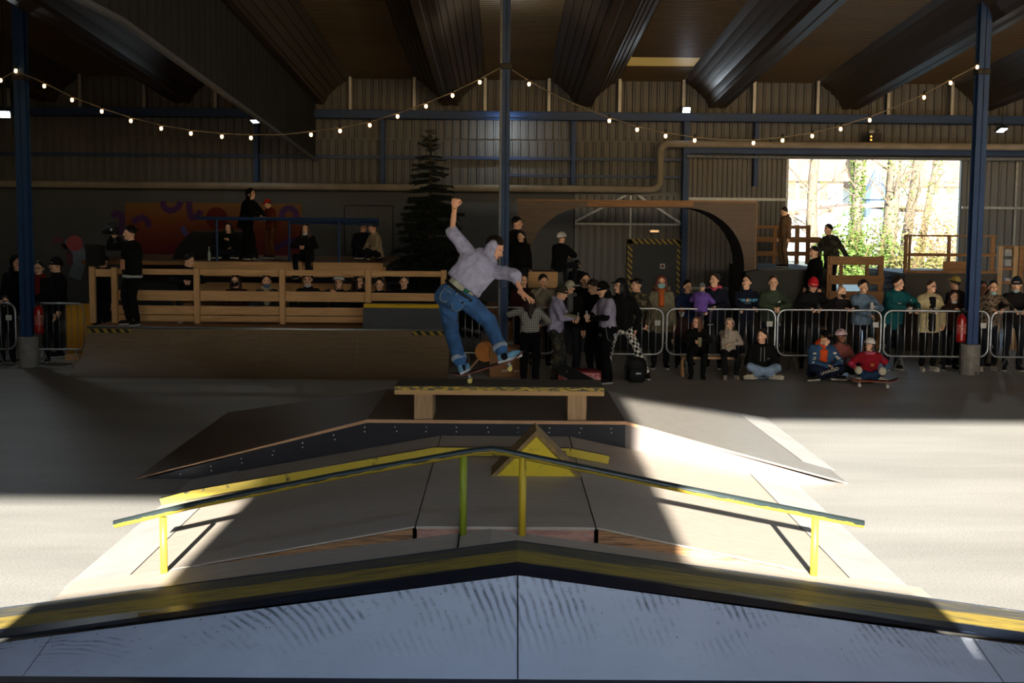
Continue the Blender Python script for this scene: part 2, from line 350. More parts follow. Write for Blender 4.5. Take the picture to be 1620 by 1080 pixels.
# hanging partition under one trough
hp = thing('hanging_partition', (-4.6, 21, 4), 'grey ribbed partition hanging from the roof above the seating', 'partition')
def zb(Y): return 4.98 if Y < 15.8 else 4.98 - (Y - 15.8) * .0617
ys = [9 + i * .2 for i in range(115)]
mb = MB(); vs = []
for i, y in enumerate(ys):
    y2 = min(y, 31.9); dx = .02 if i % 2 else 0
    vs += [(-4.6 + dx, y2, zb(y2)), (-4.6 + dx, y2, zs(y2) - .62)]
mb.add(vs, [(2 * i, 2 * i + 2, 2 * i + 3, 2 * i + 1) for i in range(len(ys) - 1)])
put('sheet', mb, M((56, 55, 54), (46, 45, 44), .7, .6), hp)
put('edge_rail', MB().beam((-4.6, 9, 4.98), (-4.6, 15.8, 4.98), .08, .06).beam((-4.6, 15.8, 4.98), (-4.6, 31.9, zb(31.9)), .08, .06), GALV, hp)
for y in (13.6, 15.8, 22, 31.85): put('hanger', MB().box((-4.68, y - .03, zb(y)), (-4.61, y + .03, zs(y) - .6)), GALV, hp)
# ------------------------------------------------------------------ steelwork on the far wall
def steel(name, label, mb, m=BLUE, cat='beam', grp=None): return put(name, mb, m, label=label, cat=cat, group=grp)
zb5 = atY(800, 183, 31.6).z
bm_ = steel('steel_beam', 'long blue beam across the far wall below the roof troughs', MB().box((-19.9, 31.5, zb5 - .1), (19.9, 31.62, zb5 + .1)).box((-19.9, 31.42, zb5 + .08), (19.9, 31.72, zb5 + .1)).box((-19.9, 31.42, zb5 - .1), (19.9, 31.72, zb5 - .08)))
ORD = ['first', 'second', 'third', 'fourth', 'fifth', 'sixth', 'seventh', 'eighth', 'ninth', 'tenth', 'eleventh', 'twelfth', 'thirteenth', 'fourteenth', 'fifteenth', 'sixteenth']
for x, lab in ((side(410), 'left of the fir tree'), (side(607), 'just left of the fir tree top'), (side(905), 'right of the centre column'), (side(1190), 'right of the stepped pipe')):
    steel('wall_post', 'slim blue post on the ribbed far wall ' + lab, MB().box((x - .05, 31.65, 3.45), (x + .05, 31.95, zb5 - .1)), BLUE, 'post', 'slim blue wall posts')
z2 = atY(800, 250, 31.8).z
steel('wall_rail', 'thin blue rail running along the ribbed wall above the pipe', MB().box((-19.9, 31.82, z2 - .04), (4.4, 31.95, z2 + .04)), BLUED, 'rail')
steel('wall_rail', 'short thin blue rail on the ribbed wall right of the centre column', MB().box((.1, 31.82, z2 - .45), (4.4, 31.95, z2 - .39)), BLUED, 'rail')
x0 = side(1080)
steel('door_post', 'tall blue post at the left edge of the sliding door', MB().box((x0 - .07, 31.55, 0), (x0 + .07, 31.85, zb5 - .1)), BLUE, 'post')
zt = atY(1300, 239, 31.6).z
steel('lintel_beam', 'blue beam over the bright doorway', MB().box((x0, 31.6, zt - .08), (19.9, 31.75, zt + .08)), BLUE, 'beam')
steel('door_track', 'thin pale sliding door track above the bright doorway', MB().tube([(x0, 31.5, zt - .16), (19.9, 31.5, zt - .16)], .035, 6), GALV, 'rail')
steel('dark_lintel', 'dark flat lintel along the top of the bright doorway', MB().box((6.9, 31.85, 4.14), (11.45, 31.96, 4.3)), BLACK, 'lintel')
for i, x in enumerate([x for cx in CEN for x in (cx - .86, cx + .86) if -12.3 < x < 12.4]):
        cx, sx = x, 0
        steel('hanger_post', 'short pale post between blue beam and roof, %s from the left' % ORD[i], MB().box((cx + sx - .035, 31.7, zb5 + .1), (cx + sx + .035, 31.8, 6.0)), GALV, 'post', 'short pale posts under the roof edge')
zp, zq = atY(700, 297, 31.3).z, atY(1200, 229, 31.3).z; xe = atY(1045, 260, 31.3).x
def arc(c, r, a0, a1, n=5): return [(c[0] + r * math.cos(math.radians(a0 + (a1 - a0) * i / n)), c[1], c[2] + r * math.sin(math.radians(a0 + (a1 - a0) * i / n))) for i in range(n + 1)]
pts = [(-19.9, 31.3, zp)] + arc((xe - .2, 31.3, zp + .2), .2, -90, 0) + arc((xe + .2, 31.3, zq - .2), .2, 180, 90) + [(19.9, 31.3, zq)]
steel('heating_pipe', 'thick beige pipe along the far wall stepping up beside the door', MB().tube(pts, .085, 10), PIPE, 'pipe')
# ------------------------------------------------------------------ blue columns in concrete collars
def column(px, py, label, face, w_=.19):
    p = atZ(px, py); p.z = 0; H = zs(p.y) + .05
    t = thing('steel_column', p, label, 'column', 'blue columns in concrete collars')
    d_, k = .2, .014
    s = MB().box((-w_ / 2, -d_ / 2, 0), (w_ / 2, -d_ / 2 + k, H)).box((-w_ / 2, d_ / 2 - k, 0), (w_ / 2, d_ / 2, H)).box((-.006, -d_ / 2, 0), (.006, d_ / 2, H))
    put('shaft', s, BLUE, t, local=True)
    put('concrete_collar', MB().lathe([(.17, 0), (.172, .5), (.165, .53), (.1, .535)], 20), CONC, t, smooth=False, local=True)
    put('wrap', MB().bbox((-.11, -.115, face - .05), (.11, .115, face + .05)), BLACK, t, local=True)
    return t
c1 = column(46, 580, 'blue steel column beside the left barrier with a red extinguisher', 4.95)
c3 = column(1533, 592, 'blue steel column at right with an extinguisher among the spectators', 5.2)
c2_ = column(797, 587, 'blue steel column in the middle behind the skater', 5.2, .135)
put('conduit', MB().tube([(-.09, -.08, .6), (-.09, -.08, 6.6)], .022, 6), GALV, c2_, local=True)
put('junction_box', MB().bbox((-.08, -.16, 1.45), (.06, -.1, 1.65)), BLUED, c2_, local=True)
# ------------------------------------------------------------------ festoon strings
CABLE = M((120, 110, 96), None, 8, .7)
BULB = emis((255, 196, 120), 3.5)
def festoon(name, label, pts, bulbs, Y=22.2):
    P = [atY(x, y, Y) for x, y in pts]; t = thing(name, P[0], label, 'string lights', 'festoon strings between the columns')
    put('cable', MB().tube(P, .011, 5), CABLE, t)
    bme = mesh('bulb', MB().ell((0, 0, 0), (.029, .029, .036), 10, 7), BULB, True)
    sme = mesh('socket', MB().lathe([(.016, .03), (.02, .05), (.018, .1), (.008, .11)], 8), BLACK, True)
    for (x, y) in bulbs:
        p = atY(x, y, Y); b = inst('bulb', bme, t, p - t.location); inst('socket', sme, b)
L1 = [(25, 112), (70, 134), (114, 156), (161, 174), (207, 189), (255, 201), (302, 209), (351, 214), (397, 216), (445, 216), (492, 211), (538, 205), (585, 196), (629, 182), (674, 166), (716, 149), (759, 128), (798, 104)]
festoon('festoon_string', 'warm bulbs strung between the left and centre columns', [(x, y - 3 if 0 < i < 17 else y) for i, (x, y) in enumerate(L1)], L1[0:1] + [(x, y + 2) for x, y in L1[1:9]] + [(x, y + 2) for x, y in L1[10:17]])
L2 = [(800, 104), (837, 131), (877, 153), (920, 172), (964, 189), (1008, 203), (1053, 213), (1099, 220), (1145, 224), (1192, 224), (1238, 220), (1285, 213), (1330, 202), (1376, 188), (1419, 171), (1462, 152), (1504, 129), (1546, 104)]
festoon('festoon_string', 'warm bulbs strung between the centre and right columns', [(x, y - 3 if 0 < i < 17 else y) for i, (x, y) in enumerate(L2)], [(x, y + 2) for i, (x, y) in enumerate(L2) if i in (1, 4, 5, 6, 7, 9, 10, 11, 12, 13, 15, 16, 17)])
festoon('festoon_string', 'warm bulbs strung away from the left column out of view', [(22, 114), (-20, 136), (-60, 152)], [(1, 127), (-42, 146)])
# ------------------------------------------------------------------ floodlights
def flood(px, py, Y, label, watts, aim=(0, -.4, -1), sc=1.0, glow=12):
    p = atY(px, py, Y); t = thing('floodlight', p, label, 'floodlight', 'white floodlights under the roof')
    q = Vector(aim).to_track_quat('-Z', 'Y').to_matrix().to_4x4()
    b = MB().bbox((-.16 * sc, -.12 * sc, 0), (.16 * sc, .12 * sc, .07)); e = MB().box((-.14 * sc, -.1 * sc, -.006), (.14 * sc, .1 * sc, -.001))
    br = MB().tube([(-.17 * sc, 0, .03), (-.17 * sc, 0, .2), (.17 * sc, 0, .2), (.17 * sc, 0, .03)], .012, 6)
    o = bpy.data.objects.new
    for nm, m_, ma in (('housing', b, BLACK), ('lens', e, emis((225, 240, 255), glow)), ('bracket', br, BLACK)):
        ob = put(nm, m_, ma, t, local=True); ob.matrix_local = q
    dx = min(abs(p.x - c) for c in CEN); top_ = zs(p.y) - .03 - (.64 if dx < .24 else .66 * max(0, (.86 - dx) / .66))
    put('drop_rod', MB().tube([(0, 0, .1), (0, 0, top_ - p.z)], .012, 6), BLACK, t, local=True)
    l = bpy.data.lights.new('flood', 'AREA'); l.shape = 'RECTANGLE'; l.size = .28 * sc; l.size_y = .2 * sc; l.energy = watts; l.color = (.85, .95, 1)
    ob = o('flood_lamp', l); COL.objects.link(ob); ob.parent = t; ob.matrix_local = q @ Matrix.Translation((0, 0, -.012))
flood(8, 181, 23.5, 'bright floodlight at the far left edge beside the column', 6, (.2, -.8, -.5), .6)
flood(403, 192, 30.5, 'small floodlight under the edge of the grey hanging partition', 2, (-.2, -.5, -1), .6)
flood(1086, 174, 31.35, 'floodlight on the blue beam left of the doorway', .7, (.1, -.8, -.35), .62)
flood(800, 196, 31.1, 'small floodlight shining on the ribbed wall behind the centre column', 5, (.05, .8, -.55), .45, 8)
flood(800, 112, 22.78, 'small uplight strapped behind the top of the centre column', 7, (0, .45, 1), .3, 8)
flood(1585, 206, 30.5, 'floodlight above the pipe at far right', 3, (.3, -.5, -1), .8)
eb = thing('emergency_unit', atY(1383, 222, 31.4), 'small emergency light box hanging over the bright doorway', 'light box')
p = atY(1383, 213, 31.4)
put('box', MB().bbox((p.x - .15, 31.3, p.z - .17), (p.x + .15, 31.42, p.z + .03)), M((40, 40, 42)), eb)
put('lamp_head', MB().lathe([(.05, 0), (.06, .06), (.02, .09)], 10, (p.x - .08, 31.36, p.z + .03)), M((180, 180, 180)), eb)
put('lamp_head', MB().lathe([(.05, 0), (.06, .06), (.02, .09)], 10, (p.x + .08, 31.36, p.z + .03)), M((90, 90, 90)), eb)
for dz in (-.05, -.13): put('indicator', MB().ell((p.x - .1, 31.29, p.z + dz), .02, 8, 5), emis((255, 150, 50), 3), eb)
# ------------------------------------------------------------------ outside the far doorway
gr = put('ground', MB().box((-80, 32.3, -.25), (120, 160, -.05)), M((150, 146, 132), (120, 122, 100), .6, .9), kind='structure')
gs = put('yard', MB().box((-60, -60, -.25), (60, -6.5, -.05)), M((165, 160, 150), (140, 136, 128), .6, .9), kind='structure')
BARK = M((112, 102, 88), (78, 68, 54), 5, .9, bmp=.6, bscale=10, stretch=(2, 2, .6)); IVY = M((52, 76, 26), (86, 104, 40), 3, .7)
TWIG = M((126, 104, 74), (92, 76, 52), 3, .9)
HWALL = M((214, 208, 198), (200, 194, 184), .5, .9); HROOF = M((140, 112, 92), (118, 94, 76), .8, .9); SLATE = M((84, 102, 126), (68, 86, 110), .8, .7)
def leaves(n, fn, size, rnd):
    mb = MB()
    for _ in range(n):
        c = fn(); a = Vector((rnd.uniform(-1, 1), rnd.uniform(-1, 1), rnd.uniform(-1, 1))).normalized(); x, y, d = frame(a); s_ = size * rnd.uniform(.6, 1.3)
        mb.add([c + x * s_, c + y * s_ * .6, c - x * s_, c - y * s_ * .6], [(0, 1, 2, 3)])
    return mb
def grow(mb, p, d, L, r, depth, rnd):
    pts = [p]; rs = [r]; q = p
    for i in range(4):
        d = (d + Vector((rnd.uniform(-.2, .2), rnd.uniform(-.2, .2), rnd.uniform(-.05, .16)))).normalized(); q = q + d * L / 4; pts.append(q); rs.append(r * (1 - .16 * (i + 1)))
    mb.tube(pts, rs, 5)
    if depth:
        for i in range(1, 5):
            for _ in range(2):
                e = (d + Vector((rnd.uniform(-1, 1), rnd.uniform(-1, 1), rnd.uniform(-.3, .7)))).normalized(); grow(mb, pts[i], e, L * .5, rs[i] * .5, depth - 1, rnd)
def ext_tree(px, Y, r, label, ivy, H=9, lean=0, seed=1):
    rnd = random.Random(seed); p = atY(px, 400, Y); p.z = -.05
    t = thing('yard_tree', p, label, 'tree', 'bare trees outside the doorway')
    pts = [p + Vector((lean * k + rnd.uniform(-.08, .08), 0, H * k)) for k in (0, .15, .3, .5, .7, 1)]
    put('trunk', MB().tube(pts, [r * 1.15, r, r * .95, r * .85, r * .7, r * .4], 9), BARK, t, smooth=True)
    b = MB()
    for i in range(13):
        k = rnd.uniform(.12, .85); q = p + Vector((lean * k, 0, H * k)); a = rnd.uniform(0, 2 * PI)
        grow(b, q, Vector((math.cos(a), math.sin(a) * .6, .55)), rnd.uniform(1.2, 2.2), r * .16, 1, rnd)
    put('branches', b, BARK, t, kind='stuff')
    if ivy:
        def f():
            k = rnd.random() ** 1.2 * .75; a = rnd.uniform(0, 2 * PI); rr = r * rnd.uniform(.95, 1.5)
            return p + Vector((lean * k + rr * math.cos(a), rr * math.sin(a), H * k))
        put('ivy', leaves(ivy, f, .07, rnd), IVY, t, kind='stuff')
ext_tree(1285, 59, .26, 'pale slim bare trunk at the left side of the doorway view', 60, seed=2)
ext_tree(1353, 57, .24, 'straight ivy-clad trunk in the middle of the doorway view', 1500, seed=3)
ext_tree(1404, 58, .36, 'thick pale trunk right of the ivy-clad one outside', 500, lean=.4, seed=4)
ext_tree(1426, 61, .26, 'grey trunk close behind the thick pale one outside', 300, lean=.9, seed=5)
ext_tree(1448, 63, .18, 'thin leaning trunk right of the thick pair outside', 300, lean=1.5, seed=6)
def shrub(px, py, Y, w_, h_, label, m, n, size, seed):
    rnd = random.Random(seed); p = atY(px, py, Y); p.z = -.05; t = thing('yard_shrub', p, label, 'shrub', 'shrubs outside the doorway')
    b = MB()
    for i in range(16):
        a = rnd.uniform(0, 2 * PI); grow(b, p + Vector((rnd.uniform(-.6, .6) * w_, rnd.uniform(-.5, .5), 0)), Vector((math.cos(a) * .4, math.sin(a) * .3, 1)), h_ * rnd.uniform(.5, .9), .025, 1, rnd)
    put('twigs', b, TWIG, t, kind='stuff')
    if n:
        def f():
            a, k = rnd.uniform(0, 2 * PI), rnd.random() ** .5
            return p + Vector((math.cos(a) * w_ * k, math.sin(a) * .9 * k, h_ * rnd.uniform(0, 1) * (1.05 - .6 * k)))
        put('foliage', leaves(n, f, size, rnd), m, t, kind='stuff')
shrub(1330, 400, 56, 1.3, 3.0, 'green ivy mound between the trunks outside', IVY, 2400, .09, 11)
shrub(1385, 400, 56.5, 1.2, 3.0, 'green bush at the foot of the thick pale trunk', IVY, 1800, .09, 12)
shrub(1478, 400, 57, 1.4, 4.6, 'tall straw-coloured thicket at the right of the doorway', M((150, 128, 80), (118, 98, 60), 3, .9), 1200, .07, 13)
shrub(1455, 400, 55, 1.2, 2.0, 'low green and brown thicket seen through the right wooden frame', M((70, 86, 34), (120, 104, 60), 3, .9), 1400, .08, 14)
shrub(1505, 400, 60, 1.3, 5.2, 'high bare thicket against the right door edge', M((150, 130, 86), (118, 100, 62), 3, .9), 900, .07, 15)
hs = thing('white_house', (atY(1275, 380, 92).x, 92, -.05), 'pale house with shuttered windows at the left outside', 'house')
hx = hs.location.x
put('wall', MB().box((hx - 9, 90, 0), (hx + 2.0, 99, 5.3)), HWALL, hs)
put('roof', MB().prism([(hx - 9.5, 89.4, 5.2), (hx - 9.5, 100, 5.2), (hx - 9.5, 94.5, 9)], (11.9, 0, 0)), HROOF, hs)
for px in (1253, 1271, 1303):
    for py in (292, 308):
        q = atY(px, py, 89.95); wv_ = put('window', MB().box((q.x - .28, 89.9, q.z - .3), (q.x + .28, 90.02, q.z + .3)), GLASSD, hs)
        put('shutter', MB().box((q.x - .52, 89.88, q.z - .32), (q.x - .3, 89.96, q.z + .32)), M((150, 158, 165)), wv_)
lh = thing('low_building', (atY(1340, 380, 80).x, 80, -.05), 'low pale building with a sagging curved roof edge outside', 'building')
lx = lh.location.x
put('wall', MB().box((lx - 8, 80, 0), (lx + 5, 86, 2.75)), M((206, 214, 214), (190, 200, 202), .5, .8), lh)
pr = [(lx - 8.3 + 13.6 * i / 24, 79.6, 3.1 + .28 * math.cos(i / 24 * 2 * PI * 1.15 + .6)) for i in range(25)]
put('roof', MB().prism(pr + [(x, y, z + .28) for x, y, z in reversed(pr)], (0, 7, 0)), HROOF, lh)
for i in range(5): put('post', MB().box((lx - 6 + i * 2.4, 79.7, 0), (lx - 5.85 + i * 2.4, 79.85, 2.9)), HWALL, lh)
tw = thing('turret', (atY(1382, 380, 97).x, 97, -.05), 'slate-blue pointed turret between the trunks outside', 'turret')
tx = tw.location.x; zt_ = atY(1382, 264, 97).z
put('drum', MB().lathe([(.85, 0), (.85, 4.0), (1.0, 4.1)], 14, (tx, 97, 0)), SLATE, tw, smooth=False)
put('spire', MB().lathe([(1.05, 4.1), (.5, 5.5), (.02, zt_)], 14, (tx, 97, 0)), SLATE, tw)
h2 = thing('far_house', (atY(1480, 380, 110).x, 110, -.05), 'far pale house behind the thicket at right outside', 'house')
hx = h2.location.x
put('wall', MB().box((hx - 6, 110, 0), (hx + 8, 118, 5.5)), HWALL, h2)
put('roof', MB().prism([(hx - 6.5, 109.5, 5.4), (hx - 6.5, 118.5, 5.4), (hx - 6.5, 114, 8.6)], (15, 0, 0)), HROOF, h2)
for px in (1450, 1478, 1503): q = atY(px, 296, 109.9); put('window', MB().box((q.x - .4, 109.85, q.z - .5), (q.x + .4, 110.02, q.z + .5)), GLASSD, h2)
for px in (1465, 1492): q = atY(px, 276, 112); put('dormer', MB().prism([(q.x - .6, 110.5, q.z - .5), (q.x + .6, 110.5, q.z - .5), (q.x, 110.5, q.z + .6)], (0, 3, 0)), HWALL, h2)
# ------------------------------------------------------------------ skate obstacles, front to back
def lerp(a, b, k): return a + (b - a) * k
# platform the photograph is taken from (unseen boards added on it to shade the ledge)
pf = thing('viewing_platform', (0, -1.2, 0), 'plywood platform with added shade boards that the view is taken from', 'platform')
put('deck', MB().box((-3.3, -3.0, 1.1), (2.75, .27, 1.2)), PLYX, pf)
put('shade_board', MB().prism([(-3.3, -.3, 0), (2.75, -.3, 0), (2.75, -.3, 2.565), (1.15, -.3, 2.78), (.9, -.3, 2.62), (-2.6, -.3, 2.60), (-3.3, -.3, 2.495)], (0, -.03, 0)), PLYX, pf)
for x in (-3.2, -1, 1, 2.65): put('leg', MB().box((x - .05, -3.0, 0), (x + .05, -2.9, 1.1)), PINEZ, pf)
for x0, x1 in ((-4.4, -3.31), (2.76, 4.6)): put('low_shade_board', MB().box((x0, -.33, 0), (x1, -.3, 2.35 if x0 > 0 else 2.27)), PLYX, pf)  # added unseen boards that keep the sun off the bank ends
# --- low ridge ledge with banked boards facing the camera
LX0, LZ0, LXC, LZC, LX1, LZ1 = -3.5, .014, .105, .52, 3.85, .014
nl = thing('ridge_ledge', (.1, 7.9, 0), 'low ridged ledge with yellow top and grey-blue banks in the foreground', 'ledge')
YB = mat_worn((168, 144, 62), (104, 96, 62), .56, (.7, 12, 8), rough=.6); YB2 = mat_worn((132, 116, 62), (78, 78, 74), .42, (.7, 12, 8), rough=.6); NAVY = mat_worn((24, 32, 46), (62, 76, 96), .64, (1.2, 14, 8), rough=.35)
BANK = mat_bank()
for sgn, xe, ze in ((-1, LX0, LZ0), (1, LX1, LZ1)):
    put('yellow_top', MB().slab([(LXC, 7.98, LZC), (xe, 7.98, ze), (xe, 8.26, ze), (LXC, 8.26, LZC)][::sgn * -1], .012), YB, nl)
    put('worn_top', MB().slab([(LXC, 8.26, LZC), (xe, 8.26, ze), (xe, 8.49, ze), (LXC, 8.49, LZC)][::sgn * -1], .012), YB2, nl)
    put('rear_edge', MB().prism([(LXC, 8.49, LZC + .004), (xe, 8.49, ze + .004), (xe, 8.49, 0), (LXC, 8.49, 0)], (0, .012, 0)), NAVY, nl)
    put('blue_edge', MB().add([(LXC, 7.98, LZC), (xe, 7.98, ze), (xe, 7.80, max(.006, ze - .035)), (LXC, 7.80, LZC - .035)], [(0, 1, 2, 3)]), NAVY, nl)
    n = 14
    cuts = [0, .76, 1] if sgn > 0 else [0, .8, 1]
    for c0, c1_ in zip(cuts, cuts[1:]):
        vs = []
        for i in range(n + 1):
            k = lerp(c0, c1_, i / n); k = k + (.0008 if i == 0 else -.0008 if i == n else 0); x = lerp(LXC, xe, k); z0 = max(.008, lerp(LZC, ze, k) - .037)
            vs += [(x, 7.80, z0), (x, 7.55, max(.006, z0 * .5)), (x, 7.30, .003)]
        fs = [(3 * i + j, 3 * i + j + 1, 3 * i + j + 4, 3 * i + j + 3) for i in range(n) for j in (0, 1)]
        mbk = MB().add(vs, fs); o = put('bank_board', mbk, BANK, nl)
        o.data.transform(Matrix.Translation((0, .62, 0))); o.location = (0, -.62, 0)
put('ridge_seam', MB().add([(LXC - .004, 7.795, LZC - .032), (LXC + .004, 7.795, LZC - .032), (LXC + .004, 7.30, .006), (LXC - .004, 7.30, .006)], [(0, 1, 2, 3)]), BLACK, nl)
put('base_strip', MB().box((-4.2, 7.20, 0), (4.4, 7.30, .004)), PHEN, nl)
mb = MB(); rnd = random.Random(4)
for i in range(46):
    k = rnd.uniform(-.95, .95); xe, ze = (LX0, LZ0) if k < 0 else (LX1, LZ1); x = lerp(LXC, xe, abs(k)); z0 = lerp(LZC, ze, abs(k)) - .037; kk = rnd.choice((.06, .1, .3, .5)); mb.ell((x, lerp(7.80, 7.30, kk), lerp(z0, 0, kk) + .002), .0055, 6, 4)
put('screws', mb, STEEL, nl, kind='stuff')
# --- plywood ridge strip carrying the rail
RS = thing('ridge_strip', (-.07, 8.95, 0), 'narrow brown plywood ridge behind the yellow ledge', 'ramp')
for sgn, xe in ((-1, -3.07), (1, 3.03)):
    put('top_board', MB().slab([(-.07, 8.51, .455), (-.07, 9.055, .465), (xe, 9.055, .055), (xe, 8.51, .045)][::sgn], .012), PLYX, RS)
put('joint', MB().box((-.3, 8.52, .43), (-.29, 9.05, .442)), BLACK, RS)
# --- kinked round rail
def mat_rail(paint, bare, bias=-.6):
    m, t, b, N = nodes('worn_rail'); tc = N('TexCoord'); sep = N('SeparateXYZ'); t.links.new(tc.outputs['Normal'], sep.inputs[0])
    a = N('Math', operation='ADD'); t.links.new(sep.outputs['Z'], a.inputs[0])
    n_ = noise(t, N, coords(t, N), 9, 5); mm = N('Math', operation='MULTIPLY_ADD'); mm.inputs[1].default_value = 1.2; mm.inputs[2].default_value = bias
    t.links.new(n_, mm.inputs[0]); t.links.new(mm.outputs[0], a.inputs[1])
    t.links.new(ramp(t, N, a.outputs[0], ((.1, paint), (.2, bare))), b.inputs['Base Color']); b.inputs['Roughness'].default_value = .35
    b.inputs['Metallic'].default_value = .2; return m
RAILM = mat_rail((190, 164, 54), (44, 54, 54), -.3); POSTY = mat_worn((204, 172, 44), (70, 66, 30), .66, (8, 8, 1.5)); POSTG = mat_worn((138, 150, 36), (40, 54, 30), .66, (8, 8, 1.5))
YR = 8.99
rl = thing('kinked_rail', (-.13, YR, 0), 'yellow and green kinked round rail on four posts, nearest to the camera', 'rail')
RP = [atY(181, 829, YR), atY(300, 800, YR), atY(530, 753, YR), atY(742, 715, YR), atY(778, 711, YR), atY(790, 713, YR), atY(1075, 772, YR), atY(1366, 829, YR)]
put('grind_tube', MB().tube(RP, .028, 12), RAILM, rl, smooth=True)
def zstrip(x): return lerp(.46, .015, abs(x + .07) / 3.3)
for px, pt, m in ((258, 818, POSTY), (733, 722, POSTG), (827, 722, POSTY), (1290, 819, POSTY)):
    a = atY(px, pt, YR); x = a.x; put('post', MB().tube([(x, YR, zstrip(x) - .01), (x, YR, a.z)], .0265, 12), m, rl, smooth=True)
# --- plywood pyramid box with three top sheets
PX0, PX1, DX0, DX1, DZ, PY0, PY1 = -3.09, 2.95, -.615, .68, .474, 9.08, 12.90
fb = thing('funbox', (0, 11.1, 0), 'wide brown plywood funbox with sloped wings in the middle', 'ramp')
put('left_sheet', MB().slab([(PX0, PY0, .012), (DX0 - .006, PY0, DZ), (DX0 - .006, PY1, DZ), (PX0, PY1, .012)][::-1], .012), PLYX, fb)
put('deck_sheet', MB().slab([(DX0 + .004, PY0, DZ), (DX1 - .004, PY0, DZ), (DX1 - .004, PY1, DZ), (DX0 + .004, PY1, DZ)][::-1], .02), PLYX, fb)
put('right_sheet', MB().slab([(DX1 + .006, PY0, DZ), (PX1, PY0, .012), (PX1, PY1, .012), (DX1 + .006, PY1, DZ)][::-1], .012), PLYX, fb)
PINKW = mat_worn((150, 104, 92), (176, 134, 116), .5, (3, 3, 12), .7); EDGEW = mat_worn((168, 124, 84), (92, 66, 46), .55, (1.2, 2, 30), .8)
put('deck_fascia', MB().prism([(DX0 + .01, PY0 + .01, 0), (DX1 - .01, PY0 + .01, 0), (DX1 - .01, PY0 + .01, DZ - .02), (DX0 + .01, PY0 + .01, DZ - .02)], (0, .02, 0)), PINKW, fb)
put('wing_fascia', MB().prism([(PX0 + .05, PY0 + .01, 0), (DX0 - .02, PY0 + .01, 0), (DX0 - .02, PY0 + .01, DZ - .02)], (0, .02, 0)), EDGEW, fb)
put('wing_fascia', MB().prism([(DX1 + .02, PY0 + .01, 0), (PX1 - .05, PY0 + .01, 0), (DX1 + .02, PY0 + .01, DZ - .02)], (0, .02, 0)), EDGEW, fb)
put('rear_fascia', MB().prism([(PX0 + .05, PY1 - .03, 0), (PX1 - .05, PY1 - .03, 0), (DX1, PY1 - .03, DZ - .03), (DX0, PY1 - .03, DZ - .03)], (0, .02, 0)), EDGEW, fb)
SHEET = M((186, 184, 178), (166, 164, 158), 3, .5, spec=.4)
for x0, x1, nm in ((PX0, DX0, -1), (PX1, DX1, 1)):
    f = lambda x: lerp(.012, DZ, (x - x0) / (x1 - x0)) + .010
    xb = x0 - nm * .42
    put('steel_plate', MB().slab([(x0 + nm * .05, PY0 + .0, .006), (xb, PY0 + .0, f(xb)), (xb, PY1, f(xb)), (x0 + nm * .05, PY1, .006)], .002), SHEET, fb)
mb = MB()
for x in (DX0 + .06, DX0 + .6, DX1 - .45, DX1 - .08): mb.ell((x, PY0 + .008, DZ - .055), .008, 6, 4)
put('screws', mb, STEEL, fb, kind='stuff')
# --- low yellow rail lying across the funbox
YY = 11.75
lr = thing('flat_bar', (-1, YY, 0), 'low yellow bar bent over the funbox behind the round rail', 'rail')
bp = [(-3.14, YY, .03), (-2.9, YY, .1), (DX0, YY, DZ + .055), (DX1 - .05, YY, DZ + .055), (.99, YY, .46)]
mb = MB()
for a, b_ in zip(bp, bp[1:]):
    mb.beam(a, b_, .07, .075)
put('bar', mb, mat_rail((190, 168, 56), (70, 68, 48)), lr)
put('foot', MB().box((DX0 - .03, YY - .03, DZ), (DX0 + .03, YY + .03, DZ + .05)), POSTY, lr); put('foot', MB().box((.4, YY - .03, DZ), (.46, YY + .03, DZ + .05)), POSTY, lr)
# --- yellow triangular kicker
tk = thing('triangle_kicker', (.3, 11.15, DZ), 'yellow triangular plywood wedge standing on the funbox', 'kicker')
A, B, C_ = (-.09, DZ), (.69, DZ), (.295, DZ + .40)
th = .03
put('end_panel', MB().prism([(A[0] + .05, 10.89, DZ), (B[0] - .05, 10.89, DZ), (C_[0], 10.89, C_[1] - .055)], (0, .02, 0)), mat_worn((214, 186, 28), (120, 108, 30), .68, (3, 3, 6), .6, 3), tk)
for s_, (ax, az) in ((1, A), (-1, B)):
    put('roof_sheet', MB().prism([(ax, 10.87, az), (C_[0], 10.87, C_[1]), (C_[0], 10.87, C_[1] - th * 1.6), (ax + s_ * th * 1.5, 10.87, az)], (0, .42, 0)), mat_worn((150, 122, 60), (120, 96, 62), .5, (8, 2, 8), .7), tk)
put('back_panel', MB().prism([(A[0] + .05, 11.26, DZ), (B[0] - .05, 11.26, DZ), (C_[0], 11.26, C_[1] - .055)], (0, .02, 0)), PLYX, tk)
# --- far pyramid box with black front and plywood edge
q0, q1, q2, q3 = -3.71, -1.365, 1.255, 3.53; Z2, F0, F1, F2 = .622, 12.94, 15.24, 17.28
pb = thing('pyramid_box', (0, 15, 0), 'dark pyramid box with a black front under the wooden bench ledge', 'ramp')
put('deck_sheet', MB().slab([(q1 + .003, F0, Z2), (q2 - .003, F0, Z2), (q2 - .003, F1, Z2), (q1 + .003, F1, Z2)][::-1], .02), PLYF, pb)
put('left_wing', MB().slab([(q0, F0, .012), (q1 - .003, F0, Z2), (q1 - .003, F1, Z2), (q0, F2, .012)][::-1], .012), PLYF, pb)
put('right_wing', MB().slab([(q2 + .003, F0, Z2), (q3, F0, .012), (q3, F2, .012), (q2 + .003, F1, Z2)][::-1], .012), mat_ply((120, 114, 106), (150, 144, 134), 0, .4, .3), pb)
put('rear_bank', MB().slab([(q1, F1, Z2), (q2, F1, Z2), (q3, F2, .012), (q0, F2, .012)][::-1], .012), PLYF, pb)
